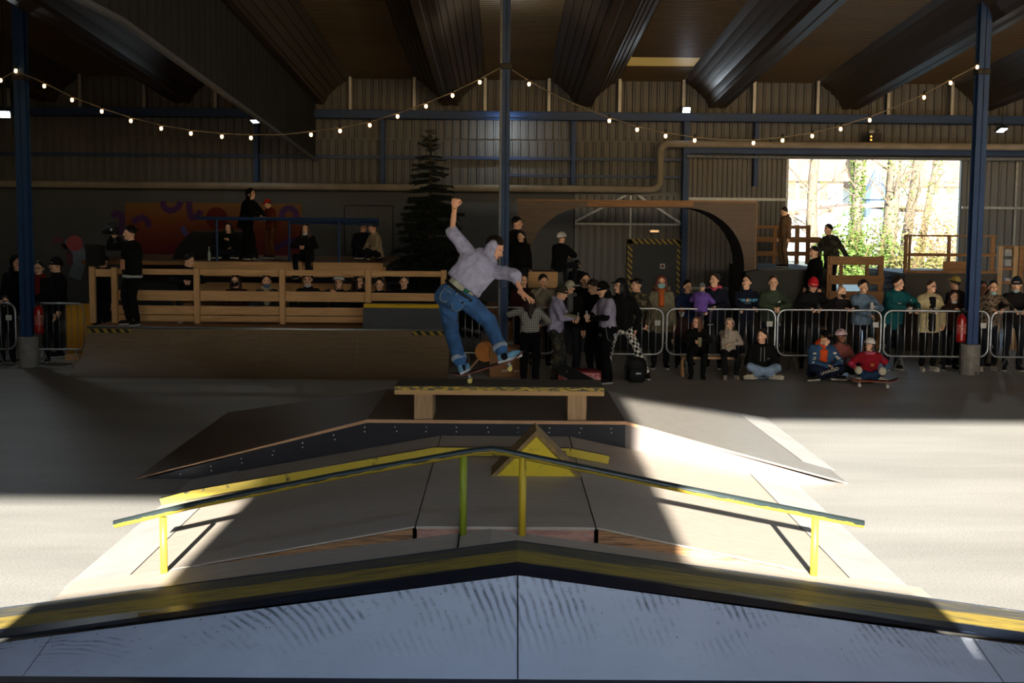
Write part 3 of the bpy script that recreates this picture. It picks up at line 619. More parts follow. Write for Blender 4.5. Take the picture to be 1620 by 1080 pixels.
for a, b_ in (((q0, 0), (q1, Z2)), ((q1, Z2), (q2, Z2)), ((q2, Z2), (q3, 0))):
    put('plywood_edge', MB().prism([(a[0], F0 - .012, a[1] + .006), (b_[0], F0 - .012, b_[1] + .006), (b_[0], F0 - .012, max(0, b_[1] - .028)), (a[0], F0 - .012, max(0, a[1] - .028))], (0, .01, 0)), M((200, 158, 122), (176, 134, 100), 6, .7), pb)
for a, b_, m in (((q0 + .1, 0), (q1, Z2), PHEN), ((q1, Z2), (q2, Z2), PHEN), ((q2, Z2), (q3 - .1, 0), M((120, 110, 104), (104, 96, 92), 3, .6))):
    put('front_panel', MB().prism([(a[0], F0, 0), (b_[0], F0, 0)] + [(p[0], F0, p[1] - .02) for p in (b_, a) if p[1] > 0], (0, .012, 0)), m, pb)
mb = MB()
for i in range(22):
    x = q0 + .45 + i * .312; top = Z2 if q1 < x < q2 else (Z2 * (x - q0) / (q1 - q0) if x <= q1 else Z2 * (q3 - x) / (q3 - q2))
    for dz in (.07, .115):
        if top > dz + .03: mb.ell((x + rnd.uniform(-.01, .01), F0 - .002, top - dz), .0075, 6, 4)
put('screws', mb, M((225, 222, 210), None, 8, .4), pb, kind='stuff')
for x0, x1, s_ in ((q3 + .05, q3 - .3, 1),):
    put('steel_plate', MB().slab([(x0, F0 + .7, .005), (x1, F0 + .7, .10), (x1 - .1, F2 - .4, .12), (x0 - .02, F2 - .05, .005)], .002), SHEET, pb)
# --- bench ledge
bl = thing('bench_ledge', (-.03, 13.27, Z2), 'wooden bench ledge with a worn yellow front edge under the skateboard', 'ledge')
put('top_slab', MB().bbox((-1.09, 12.965, .895), (1.035, 13.58, .968), .006), mat_ply((62, 58, 54), (84, 80, 74), 0, .45, .2), bl)
put('yellow_edge', MB().box((-1.09, 12.957, .928), (1.035, 12.964, .965)), mat_worn((206, 170, 34), (46, 48, 44), .5, (3, 3, 14), .5, 5), bl)
put('wood_edge', MB().box((-1.09, 12.952, .882), (1.035, 12.964, .927)), mat_ply((170, 130, 84), (202, 164, 112), 0, .7, .05), bl)
for x0, x1 in ((-.895, -.70), (.665, .86)): put('leg', MB().bbox((x0, 12.98, Z2 + .001), (x1, 13.45, .894), .008), OAK, bl)
# ------------------------------------------------------------------ quarter pipe with deck and railing
QX0, QX1, QY0, QY1, QZ = -7.1, -.9, 20.9, 22.0, .725; R_ = (1.1 ** 2 + QZ ** 2) / (2 * QZ); TH = math.asin(1.1 / R_)
qp = thing('quarter_pipe', ((QX0 + QX1) / 2, 22, 0), 'brown plywood quarter pipe in front of the wooden railing', 'ramp')
cuts = [QX0, atZ(262, 590).x, atZ(410, 590).x, atZ(560, 590).x, QX1]
for a, b_ in zip(cuts, cuts[1:]):
    n = 12; vs = []
    for i in range(n + 1):
        t_ = TH * i / n; vs += [(a + .002, QY0 + R_ * math.sin(t_), R_ * (1 - math.cos(t_)) + .004), (b_ - .002, QY0 + R_ * math.sin(t_), R_ * (1 - math.cos(t_)) + .004)]
    put('transition_sheet', MB().add(vs, [(2 * i, 2 * i + 1, 2 * i + 3, 2 * i + 2) for i in range(n)]), QPLY, qp, smooth=True)
for x in (QX0 + .01, QX1 - .03):
    arc_ = [(x, QY0 + R_ * math.sin(TH * i / 10), R_ * (1 - math.cos(TH * i / 10)) - .005) for i in range(11)]
    put('side_panel', MB().prism(arc_ + [(x, 24.0, QZ - .03), (x, 24.0, 0)], (.02, 0, 0)), QPLY, qp)
put('deck', MB().box((QX0, QY1 + .04, QZ - .03), (QX1, 24.0, QZ)), DARKWOOD, qp)
put('coping', MB().tube([(QX0, QY1 + .01, QZ), (QX1, QY1 + .01, QZ)], .025, 8), STEEL, qp, smooth=True)
for x0, x1 in ((QX0 + .02, QX0 + .75), (QX1 - .65, QX1 - .02)):
    t_ = TH * .93; y1, z1 = QY0 + R_ * math.sin(t_) - .006, R_ * (1 - math.cos(t_)) + .008; y2, z2_ = QY1 - .012, QZ - .02
    put('hazard_tape', MB().add([(x0, y1, z1), (x1, y1, z1), (x1, y2, z2_), (x0, y2, z2_)], [(0, 1, 2, 3)]), HAZ, qp)
rw = thing('wooden_railing', (-4, 22.95, QZ), 'pine railing of posts and boards on the quarter pipe deck', 'railing')
YRL = 22.95
def rx(px): return atY(px, 460, YRL).x
def rz_(py): return atY(450, py, YRL).z
for i, px in enumerate((147, 182, 312, 447, 583, 702)): put('post', MB().bbox((rx(px) - .05, YRL - .06, QZ), (rx(px) + .05, YRL + .03, rz_(425)), .006), PINEZ, rw)
for (xa, xb, ya, yb) in ((182, 700, 427, 436), (182, 583, 461, 477), (583, 700, 462, 475), (182, 447, 485, 499), (447, 583, 486, 499), (182, 583, 500, 510), (147, 182, 428, 440)):
    put('rail_board', MB().bbox((rx(xa), YRL - .01 + .03, rz_(yb)), (rx(xb), YRL + .06, rz_(ya)), .005), PINE, rw)
gl = thing('grey_ledge', (atY(645, 518, 22.4).x, 22.6, QZ), 'grey ledge block with yellow edge on the quarter pipe deck', 'ledge')
a, b_ = atY(574, 518, 22.35), atY(700, 518, 22.35); zt2 = atY(640, 481, 22.5).z
put('block', MB().prism([(a.x, 22.3, QZ), (a.x, 22.8, QZ), (a.x, 22.8, zt2), (a.x, 22.45, zt2)], (b_.x - a.x, 0, 0)), M((72, 74, 80), (60, 62, 68), 3, .6), gl)
put('yellow_edge', MB().prism([(a.x + .01, 22.44, zt2 + .004), (a.x + .01, 22.50, zt2 + .004), (a.x + .01, 22.41, zt2 - .06), (a.x + .01, 22.405, zt2 - .06)], (b_.x - a.x - .02, 0, 0)), mat_worn((196, 160, 30), (90, 78, 26), .66), gl)
# ------------------------------------------------------------------ raised stand behind the railing
sp = thing('seating_stand', (-4.2, 28, 0), 'raised wooden stand with pale front boards below the mural', 'stand')
SX0, SX1, SY, SZ = atY(302, 415, 26).x, atY(606, 415, 26).x, 26.0, 1.72
put('deck', MB().box((SX0 - 2.2, SY, SZ - .08), (SX1, 30, SZ)), DARKWOOD, sp)
for xa, xb in ((302, 478), (496, 606)): put('front_board', MB().bbox((atY(xa, 415, SY).x, SY - .06, SZ - .30), (atY(xb, 415, SY).x, SY - .01, SZ), .006), PINE, sp)
put('step_board', MB().bbox((SX0, SY - .55, 1.02), (SX1, SY - .1, 1.07), .006), PINE, sp)
put('lower_board', MB().box((SX0, SY - .1, .72), (SX1, SY - .06, 1.3)), PINE, sp)
for x in (SX0 - 2, SX0, -4, SX1): put('leg', MB().box((x - .05, SY, 0), (x + .05, SY + .1, SZ - .08)), PINEZ, sp)
sr = thing('stand_rail', (-4.5, SY + .1, SZ), 'dark blue steel handrail along the raised stand', 'handrail')
za = atY(450, 346, SY).z
put('top_rail', MB().tube([atY(312, 345, SY), atY(600, 348, SY)], .035, 8), BLUED, sr)
put('lower_rail', MB().tube([atY(457, 352, SY + .4), atY(600, 354, SY + .4)], .03, 8), BLUED, sr)
for px in (343, 458, 536): x = atY(px, 380, SY).x; put('post', MB().tube([(x, SY, SZ), (x, SY, za)], .026, 8), BLUED, sr)
dt = thing('draped_table', (atY(310, 400, 27.5).x, 27.6, SZ), 'black draped counter on the raised stand in front of the mural', 'counter')
a, b_ = atY(283, 366, 27.3).x, atY(390, 366, 27.3).x; z1 = atY(340, 368, 27.3).z
put('cover', MB().prism([(a - .15, 27.3, SZ), (b_ + .1, 27.3, SZ), (b_, 27.3, z1), (a + .25, 27.3, z1), (a, 27.3, z1 - .25)], (0, .8, 0)), M((14, 14, 16), (20, 20, 22), 4, .8), dt)
put('table_top', MB().box((a + .25, 27.35, z1), (b_, 28.05, z1 + .03)), BLACK, dt)
bt = thing('bottle', atY(331, 411, 26.3) , 'small pale bottle standing on the raised stand edge', 'bottle')
bt.location.z = SZ
put('glass', MB().lathe([(.03, 0), (.035, .02), (.035, .15), (.014, .2), (.014, .26)], 10), M((170, 190, 180), None, 4, .2), bt, local=True, smooth=True); put('cap', MB().lathe([(.016, .26), (.016, .285)], 8), M((220, 220, 220)), bt, local=True)
ml = thing('mural', (atY(338, 365, 31.85).x, 31.88, 1.2), 'orange and red wall mural with a red ball and purple squiggles', 'mural')
def mat_mural():
    m, t, b, N = nodes('mural_paint'); sep = N('SeparateXYZ'); t.links.new(coords(t, N, kind='Generated'), sep.inputs[0])
    t.links.new(ramp(t, N, sep.outputs['Z'], ((.05, (50, 10, 9)), (.45, (96, 20, 14)), (.75, (108, 48, 18)), (1, (112, 76, 28)))), b.inputs['Base Color']); b.inputs['Roughness'].default_value = .8; return m
a, b_ = atY(198, 320, 31.88), atY(478, 412, 31.88)
put('painted_field', MB().box((a.x, 31.875, b_.z - .5), (b_.x, 31.89, a.z)), mat_mural(), ml)
PURP = M((76, 42, 88), (62, 34, 76), 3, .8)
def squig(pts, parent, m, r=.075):
    P = [atY(x, y, 31.868) for x, y in pts]; Q = []
    for i in range(len(P) - 1):
        p0, p1, p2, p3 = P[max(i - 1, 0)], P[i], P[i + 1], P[min(i + 2, len(P) - 1)]
        for k in (0, .25, .5, .75): Q.append(.5 * ((2 * p1) + (p2 - p0) * k + (2 * p0 - 5 * p1 + 4 * p2 - p3) * k * k + (3 * p1 - p0 - 3 * p2 + p3) * k ** 3))
    Q.append(P[-1]); vs = []
    for i, q in enumerate(Q):
        d = (Q[min(i + 1, len(Q) - 1)] - Q[max(i - 1, 0)]).normalized(); n_ = Vector((-d.z, 0, d.x)) * r; vs += [q + n_, q - n_]
    put('squiggle', MB().add(vs, [(2 * i, 2 * i + 1, 2 * i + 3, 2 * i + 2) for i in range(len(Q) - 1)]), m, parent)
squig([(177, 342), (186, 337), (193, 344), (192, 358), (188, 372)], ml, PURP)
squig([(258, 318), (260, 328), (270, 333), (281, 328), (286, 319)], ml, PURP); squig([(299, 318), (300, 332), (304, 345), (314, 339), (318, 333)], ml, PURP)
squig([(446, 346), (448, 334), (458, 329), (467, 335), (469, 346)], ml, PURP); squig([(210, 352), (222, 344), (232, 348), (236, 360)], ml, PURP); squig([(289, 358), (291, 366), (297, 371)], ml, M((80, 80, 150)), .06); squig([(430, 395), (445, 388), (458, 382), (474, 380)], ml, PURP)
c = atY(343, 345, 31.862); put('red_ball', MB().lathe([(.27, 0), (.27, .006)], 28, c, R=Matrix.Rotation(PI / 2, 3, 'X')), M((92, 22, 16), (74, 16, 13), 4, .8), ml)
wp = thing('wall_painting', (atY(112, 390, 31.85).x, 31.88, 1.5), 'faded pink and blue-grey painting on the white wall at left', 'painting')
c = atY(118, 385, 31.87); put('pink_disc', MB().lathe([(.2, 0), (.2, .006)], 24, c, R=Matrix.Rotation(PI / 2, 3, 'X')), M((170, 80, 90)), wp)
squig([(84, 384), (94, 378), (100, 388), (108, 398), (112, 420)], wp, M((110, 60, 80)), .07); squig([(102, 394), (112, 388), (122, 394), (126, 410), (118, 440)], wp, M((112, 124, 140)), .16)
ps = thing('wall_poster', (atY(585, 360, 31.85).x, 31.88, 1.4), 'grey framed panel with a black arch shape beside the fir tree', 'poster')
a, b_ = atY(545, 325, 31.87), atY(622, 402, 31.87)
put('panel', MB().box((a.x, 31.87, b_.z), (b_.x, 31.885, a.z)), M((84, 83, 82)), ps)
for p, q in (((a.x, a.z), (b_.x, a.z)), ((a.x, a.z), (a.x, b_.z)), ((b_.x, a.z), (b_.x, b_.z))): put('frame_edge', MB().beam((p[0], 31.86, p[1]), (q[0], 31.86, q[1]), .03, .03, up=(0, 1, 0)), BLACK, ps)
# ------------------------------------------------------------------ capsule ramp (round opening)
YC = 26.0; ca, cb = atY(819, 317, YC), atY(1197, 321, YC); ox0, ox1 = atY(835, 400, YC).x, atY(1178, 400, YC).x; ztop = atY(1000, 328, YC).z; rad = 1.18
cr = thing('capsule_ramp', ((ca.x + cb.x) / 2, 26.6, 0), 'plywood capsule ramp with a wide rounded opening before the fire door', 'ramp')
zt3 = ca.z; zc = ztop - rad; zlo = .55
ring = [(ox0 + rad + rad * math.cos(math.radians(180 - i * 7.5)), zc + rad * math.sin(math.radians(180 - i * 7.5))) for i in range(13)] + [(ox1 - rad + rad * math.cos(math.radians(90 - i * 7.5)), zc + rad * math.sin(math.radians(90 - i * 7.5))) for i in range(13)]
def outer(x, z):
    if x <= ox0 + rad * .35: return (ca.x, min(zt3, z + .0)) if z < zc + rad * .6 else (ca.x, zt3)
    if x >= ox1 - rad * .35: return (cb.x, z) if z < zc + rad * .6 else (cb.x, zt3)
    return (x, zt3)
n = len(ring); vs = [(x, YC, z) for x, z in ring] + [(outer(x, z)[0], YC, outer(x, z)[1]) for x, z in ring]
CAPP = mat_ply((70, 52, 38), (90, 68, 50), 0, .6, .06)
mb = MB().add(vs, [(i, i + 1, n + i + 1, n + i) for i in range(n - 1)])
mb.add([(ca.x, YC, 0), (ox0, YC, 0), (ox0, YC, zc), (ca.x, YC, zc)], [(0, 1, 2, 3)]).add([(ox1, YC, 0), (cb.x, YC, 0), (cb.x, YC, zc), (ox1, YC, zc)], [(0, 1, 2, 3)])
put('face_panel', mb, CAPP, cr)
full = [(ox0, zlo)] + ring + [(ox1, zlo)]
put('inner_skin', MB().add([(x, YC, z) for x, z in full] + [(x, YC + 1.3, z) for x, z in full], [(i, i + 1, len(full) + i + 1, len(full) + i) for i in range(len(full) - 1)]), M((58, 46, 36), (44, 34, 28), 2, .5), cr, smooth=True)
put('top_skin', MB().box((ca.x, YC - .01, zt3), (cb.x, YC + 1.3, zt3 + .03)), DARKWOOD, cr)
put('end_skin', MB().box((cb.x, YC, 0), (cb.x + .02, YC + 1.3, zt3)), DARKWOOD, cr)
put('floor_skin', MB().box((ox0, YC - .02, 0), (ox1, YC + 1.3, zlo)), PHEN, cr)
put('edge_strip', MB().beam((ox0 + rad, YC - .03, (ztop + zt3) / 2), (ox1 - rad * .9, YC - .03, (ztop + zt3) / 2 + .02), .03, zt3 - ztop - .02), DARKWOOD, cr)
# ------------------------------------------------------------------ dark ramp decks and timber guards on the right
GREYP = M((70, 64, 58), (56, 50, 46), 1.5, .7)
rd = thing('ramp_deck', (6, 27, 0), 'dark ramp block beside the capsule where a boy stands', 'ramp')
RZ = 1.66; rx0, rx1 = cb.x + .04, atY(1312, 415, 25.9).x
put('body', MB().box((rx0, 25.9, 0), (rx1, 29.2, RZ - .04)), M((40, 35, 31), (30, 27, 24), 2, .6), rd)
put('side_curve', MB().prism([(atY(1160, 415, 25.7).x, 25.6, 0), (rx0, 25.6, 0), (rx0, 25.6, RZ), (atY(1180, 415, 25.7).x, 25.6, RZ - .05), (atY(1168, 415, 25.7).x, 25.6, RZ - .5)], (0, .36, 0)), M((40, 35, 31), (30, 27, 24), 2, .6), rd)
put('deck', MB().box((rx0, 25.88, RZ - .04), (rx1, 29.2, RZ)), GREYP, rd); put('steel_edge', MB().tube([(rx0, 25.88, RZ), (rx0 + 1.1, 25.88, RZ)], .018, 6), STEEL, rd)
def guard(name, label, Y, posts, boards, m=DARKWOOD, z0=None):
    xs = [p[0] for p in posts]; base = min(atY(p[0], p[2], Y).z for p in posts) if z0 is None else z0
    t = thing(name, ((atY(xs[0], 400, Y).x + atY(xs[-1], 400, Y).x) / 2, Y, base), label, 'guard rail', 'timber guards on the right ramps')
    for (px, y0, y1, wd) in posts:
        a = atY(px, y0, Y); zb_ = atY(px, y1, Y).z if z0 is None else z0; put('post', MB().bbox((a.x - wd / 2, Y - .03, zb_), (a.x + wd / 2, Y + .04, a.z), .005), PINEZ if m is PINE else m, t)
    for (xa, xb, ya, yb) in boards: a, b2_ = atY(xa, ya, Y), atY(xb, yb, Y); put('board', MB().bbox((a.x, Y - .06, b2_.z), (b2_.x, Y - .03, a.z), .004), m, t)
guard('timber_guard', 'dark timber guard behind the standing boy', 28.9, [(1226, 356, 405, .09), (1262, 356, 420, .09), (1279, 356, 420, .09), (1297, 378, 420, .09)], [(1197, 1280, 356, 362), (1197, 1298, 374, 384), (1197, 1298, 397, 405)], DARKWOOD, RZ)
guard('timber_guard', 'brown pallet-like guard behind the curly-haired spectator', 25.2, [(1313, 405, 470, .1), (1331, 418, 438, .06), (1372, 418, 438, .06), (1394, 405, 470, .1)], [(1311, 1397, 405, 419), (1311, 1397, 435, 450), (1311, 1397, 460, 475)], DARKWOOD, 0.0)
rd2 = thing('ramp_deck', (11, 27.5, 0), 'grey-brown ramp block behind the spectator in the cream jacket', 'ramp')
e0 = atY(1432, 430, 26.2); RZ2 = atY(1480, 433, 26.2).z
put('body', MB().box((e0.x, 26.2, 0), (atY(1577, 430, 26.2).x, 29, RZ2 - .03)), GREYP, rd2); put('deck', MB().box((e0.x, 26.18, RZ2 - .03), (atY(1577, 430, 26.2).x, 29, RZ2)), GREYP, rd2)
put('steel_edge', MB().tube([(e0.x, 26.18, RZ2), (e0.x + 1.9, 26.18, RZ2)], .016, 6), STEEL, rd2)
guard('timber_guard', 'large open timber frame in front of the right door edge', 26.3, [(1434, 371, 432, .06), (1440, 374, 432, .04), (1502, 374, 432, .06), (1537, 374, 432, .06), (1571, 372, 432, .09)], [(1433, 1575, 371, 375), (1433, 1575, 400, 406), (1433, 1575, 427, 433), (1491, 1540, 413, 428)], DARKWOOD, RZ2)
rk = thing('timber_rack', (atY(1600, 420, 26.6).x, 26.7, 0), 'upright timber rack with white boxes at the far right edge', 'rack')
for px in (1583, 1607, 1616, 1640): a = atY(px, 389, 26.6); put('post', MB().bbox((a.x - .05, 26.56, 0), (a.x + .05, 26.66, a.z), .005), OAK if px in (1583, 1607) else DARKWOOD, rk)
for py in (391, 425, 447): a, b_ = atY(1580, py, 26.6), atY(1642, py, 26.6); put('shelf', MB().box((a.x, 26.62, a.z - .03), (b_.x, 27.1, a.z + .03)), DARKWOOD, rk)
for py0, py1 in ((394, 405), (410, 421), (440, 446)):
    a, b_ = atY(1589, py0, 26.7), atY(1603, py1, 26.7)
    put('white_box', MB().bbox((a.x, 26.66, b_.z), (b_.x, 26.9, a.z), .005), M((170, 168, 172)), rk)
# stacked dark-blue crates glimpsed beside the doorway
ck = [thing('crate', (atY(1398, 470, 27).x, 27, .32 * i), 'dark blue slatted crate beside the ramp block, %s of the stack' % ('lowest', 'second from the bottom', 'middle', 'second from the top', 'topmost')[i], 'crate', 'blue crates stacked by the doorway') for i in range(5)]
for t in ck:
    for z in (0, .1, .2): put('slat', MB().box((-.24, -.2, z), (.24, -.17, z + .07)), M((50, 62, 92), None, 4, .6), t, local=True)
    for x in (-.24, .21): put('corner_post', MB().box((x, -.17, 0), (x + .03, .2, .3)), M((40, 50, 76), None, 4, .6), t, local=True)
    put('back_wall', MB().box((-.24, .17, 0), (.24, .2, .28)), M((40, 50, 76), None, 4, .6), t, local=True)
# ------------------------------------------------------------------ crowd barriers
BW, BHT = 1.84, 1.1
def rrect(x0, x1, z0, z1, r, y=0):
    P = []
    for cx, cz, a0 in ((x1 - r, z1 - r, 0), (x0 + r, z1 - r, 90), (x0 + r, z0 + r, 180), (x1 - r, z0 + r, 270)): P += [(cx + r * math.cos(math.radians(a0 + 90 * i / 4)), y, cz + r * math.sin(math.radians(a0 + 90 * i / 4))) for i in range(5)]
    return P
ME_FR = mesh('frame', MB().tube(rrect(-BW / 2, BW / 2, .3, 1.1, .14), .019, 7, True), STEEL, True)
ME_BAR = mesh('bar', MB().tube([(0, 0, .3), (0, 0, 1.1)], .0085, 6), STEEL, True)
ME_FT = mesh('foot', MB().beam((0, 0, .3), (.03, -.3, .01), .035, .012).beam((0, 0, .3), (-.03, .3, .01), .035, .012), GALV)
ME_PL = mesh('tag_plate', MB().box((-.05, -.014, -.045), (.05, -.01, .045)), M((196, 194, 188), None, 6, .6))
ME_HK = mesh('hook', MB().tube([(0, 0, 0), (.08, -.02, 0), (.08, -.02, -.05)], .009, 6), STEEL, True)
def barrier(px0, px1, label, Y=22.4, tagp=True, nb=14):
    a, b_ = atY(px0, 560, Y), atY(px1, 560, Y)
    t = thing('crowd_barrier', ((a.x + b_.x) / 2, Y, 0), label, 'barrier', 'steel crowd barriers'); s_ = (b_.x - a.x) / BW; t.scale = (s_, 1, 1)
    inst('frame', ME_FR, t)
    for i in range(nb): inst('bar', ME_BAR, t, (-BW / 2 + BW * (i + 1) / (nb + 1), 0, 0))
    for x in (-.62, .62): inst('foot', ME_FT, t, (x, 0, 0))
    if tagp: inst('tag_plate', ME_PL, t, (BW / 2 - .1, -.012, .85))
    for z in (.5, .86): inst('hook', ME_HK, t, (BW / 2, 0, z))
for a in ((-150, 26, 'steel barrier at the left frame edge before the blue column'), (56, 134, 'steel barrier between the left column and the quarter pipe', 22.4, False, 7),
          (714, 878, 'steel barrier half hidden behind the skater and the centre column'), (882, 1048, 'steel barrier behind the group talking beside the bench ledge'),
          (1054, 1225, 'steel barrier behind the three sitters on the bench'), (1229, 1392, 'steel barrier behind the sitter in the blue and orange jacket'),
          (1397, 1562, 'steel barrier before the spectator in the cream jacket'), (1566, 1735, 'steel barrier at the right frame edge beyond the column')): barrier(*a)
# low plank bench for two of the sitters
be = thing('plank_bench', (atZ(1130, 592).x, 21.72, 0), 'low plank bench under the two sitters before the barrier', 'bench')
bx = be.location.x
put('plank', MB().bbox((bx - .62, 21.56, .31), (bx + .62, 21.9, .35), .006), OAK, be)
for x in (bx - .6, bx + .55): put('trestle', MB().beam((x, 21.6, 0), (x, 21.73, .31), .04, .04).beam((x, 21.86, 0), (x, 21.73, .31), .04, .04), PINEZ, be)
# ------------------------------------------------------------------ fir tree
ft = thing('fir_tree', (atY(681, 420, 25.2).x, 25.2, 0), 'tall dark fir tree standing behind the skater', 'tree')
FIR = M((22, 30, 20), (16, 23, 15), 5, .8); FTR = M((70, 54, 40), None, 6, .9)
FH = atY(681, 204, 25.2).z
put('trunk', MB().tube([(0, 0, 0), (0, 0, FH * .6), (0, 0, FH)], [.08, .05, .008], 8), FTR, ft, local=True)
def fir_branch(seed):
    rnd = random.Random(seed); mb = MB(); mb.tube([(0, 0, 0), (.5, 0, -.05), (1, 0, -.02)], [.014, .01, .003], 4)
    for k in range(15):
        x = .12 + .86 * k / 14; L = .34 * (1.1 - x) + .06
        for s_ in (-1, 1):
            e = Vector((x + L * .75, s_ * L, -.06 + rnd.uniform(-.05, .05))); b0 = Vector((x, 0, -.04))
            for j in range(7):
                c = b0.lerp(e, j / 6); d = Vector((rnd.uniform(.2, 1), s_ * rnd.uniform(.1, 1), rnd.uniform(-.7, .5))).normalized() * .11; n_ = d.cross(Vector((rnd.uniform(-1, 1), rnd.uniform(-1, 1), 1))).normalized() * .019
                mb.add([c - n_, c + n_, c + d], [(0, 1, 2)])
                mb.add([c - n_, c + n_, c - Vector((d.x * -.8, d.y, d.z))], [(0, 1, 2)])
    return mesh('branch', mb, FIR)
FB = [fir_branch(i) for i in range(3)]; rnd = random.Random(9)
for k in range(25):
    z = FH * (.14 + .84 * k / 24); L = .12 + .92 * (1 - k / 24) ** .85; n = 13 if k < 17 else 8
    for j in range(n):
        a = 2 * PI * (j + rnd.random() * .6) / n + k; s_ = L * rnd.uniform(.8, 1.12)
        inst('branch', FB[(j + k) % 3], ft, (0, 0, z + rnd.uniform(-.06, .06)), (0, rnd.uniform(.02, .22) - (.5 if k > 21 else 0), a), (s_, s_ * .9, s_))
# ------------------------------------------------------------------ extinguishers on the columns
RED = M((150, 18, 16), (126, 14, 14), 5, .3, spec=.5)
def extinguisher(p, label, sc=1.0):
    t = thing('fire_extinguisher', p, label, 'fire extinguisher', 'red extinguishers hung on the columns'); t.scale = (sc,) * 3
    put('cylinder', MB().lathe([(.02, 0), (.078, .012), (.082, .05), (.082, .40), (.07, .45), (.03, .485), (.03, .5)], 18), RED, t, local=True, smooth=True)
    v = put('valve', MB().lathe([(.024, .5), (.024, .55), (.012, .56)], 10).bbox((-.03, -.09, .56), (.03, .03, .575)).bbox((-.02, -.1, .53), (.02, 0, .545)), BLACK, t, local=True)
    put('pin', MB().tube([(-.04, 0, .55), (.04, 0, .55)], .005, 6), M((60, 170, 90)), v, local=True)
    put('hose', MB().tube([(.03, 0, .53), (.1, -.02, .5), (.105, -.02, .3), (.09, -.04, .1)], .011, 7), RUBBER, t, local=True, smooth=True)
    put('label_band', MB().lathe([(.0825, .16), (.083, .161), (.083, .33), (.0825, .331)], 18), mat_worn((176, 150, 140), (150, 22, 18), .47, (9, 9, 14), .5, 3), t, local=True, smooth=True)
    put('wall_hook', MB().bbox((-.03, .07, .44), (.03, .1, .5)), STEEL, t, local=True)
p = atY(58, 528, c1.location.y); extinguisher((c1.location.x + .2, c1.location.y - .02, p.z), 'red fire extinguisher hung beside the left blue column')
p = atY(1519, 541, c3.location.y); extinguisher((c3.location.x - .2, c3.location.y - .08, p.z), 'red fire extinguisher hung on the right blue column')
# ------------------------------------------------------------------ things on the floor
def deck_board(top=(40, 40, 42), under=(150, 60, 60), wheel=(214, 200, 130)):
    """Skateboard lying along x, wheels down, z = 0 at the wheels' lowest point."""
    L, Wd = .4, .1; prof = []
    for i in range(25):
        x = -L + 2 * L * i / 24; ax = abs(x); up = 0 if ax < .27 else (ax - .27) * .42
        hw = Wd if ax < .3 else Wd * math.sqrt(max(0, 1 - ((ax - .3) / .1) ** 2)) + .004
        prof.append((x, hw, .103 + up))
    vs = []
    for x, hw, z in prof: vs += [(x, -hw, z + .004), (x, 0, z), (x, hw, z + .004), (x, hw, z - .008), (x, 0, z - .012), (x, -hw, z - .008)]
    d = MB()
    n = len(prof)
    d.add(vs, [])
    for i in range(n - 1):
        for j in range(6):
            k = (j + 1) % 6; d.f.append((i * 6 + j, i * 6 + k, (i + 1) * 6 + k, (i + 1) * 6 + j)); d.m.append(0 if j in (0, 1) else 1)
    d.f += [tuple(range(6)), tuple(range((n - 1) * 6 + 5, (n - 1) * 6 - 1, -1))]; d.m += [1, 1]
    return d, [M(top, None, 40, .95, bmp=.3, bscale=200), M(under, tuple(v * .6 for v in under), 6, .5)], wheel
def skateboard(label, loc, rot, **k):
    t = thing('skateboard', loc, label, 'skateboard'); t.rotation_euler = rot
    d, ms, wc = deck_board(**k); put('deck', d, ms, t, local=True, smooth=False)
    for sx in (-.215, .215):
        tr = put('truck', MB().bbox((sx - .04, -.027, .083), (sx + .04, .027, .092)).bbox((sx - .012, -.06, .02), (sx + .012, .06, .04)).cap((sx, 0, .03), (sx, 0, .085), .018, .024).tube([(sx, -.1, .027), (sx, .1, .027)], .006, 6), STEEL, t, local=True)
        for sy in (-.085, .085): 
            wh = put('wheel', MB().lathe([(.016, -.016), (.024, -.016), (.027, -.01), (.027, .01), (.024, .016), (.016, .016)], 16, (sx, sy, .027), R=Matrix.Rotation(PI / 2, 3, 'X')), M(wc, None, 8, .5), tr, local=True, smooth=False)
    return t
cbx = thing('cardboard_box', (atZ(808, 590).x, 21.6, 0), 'brown cardboard box on the floor behind the bench ledge', 'box')
CARD = M((140, 100, 66), (120, 84, 56), 3, .85); x = cbx.location.x
put('carton', MB().bbox((x - .36, 21.4, 0), (x + .3, 21.9, .5), .006), CARD, cbx)
put('flap', MB().prism([(x - .36, 21.4, .5), (x - .36, 21.88, .5), (x - .5, 21.88, .62), (x - .5, 21.4, .62)], (.004, 0, .006)), CARD, cbx)
put('flap', MB().prism([(x + .3, 21.4, .5), (x + .3, 21.88, .5), (x + .42, 21.88, .58), (x + .42, 21.4, .58)], (.004, 0, .006)), CARD, cbx)
put('printed_marks', MB().box((x - .16, 21.397, .09), (x - .06, 21.4, .13)).box((x + .05, 21.397, .09), (x + .14, 21.4, .12)).box((x + .2, 21.397, .09), (x + .25, 21.4, .17)), M((176, 160, 150)), cbx)
dm = thing('cable_drum', (atZ(768, 590).x, 21.8, 0), 'small orange-brown wooden disc leaning by the cardboard box', 'disc'); x = dm.location.x
put('disc', MB().lathe([(.17, -.012), (.17, .012)], 24, (x, 21.45, .42), R=Matrix.Rotation(PI / 2 - .15, 3, 'X')), M((186, 120, 50), (160, 96, 40), 4, .7), dm)
put('stick', MB().beam((x - .35, 21.5, .02), (x - .05, 21.5, .36), .03, .03), OAK, dm)
rb = thing('red_case', (atZ(905, 600).x, 20.9, 0), 'flat red and pink printed case on the floor behind the ledge', 'case'); x = rb.location.x
put('body', MB().bbox((x - .25, 20.75, 0), (x + .45, 21.1, .17), .01), mat_worn((170, 60, 66), (214, 150, 150), .52, (6, 6, 6), .6, 2), rb); put('lid', MB().bbox((x - .26, 20.74, .17), (x + .46, 21.11, .2), .008), M((120, 30, 34)), rb)
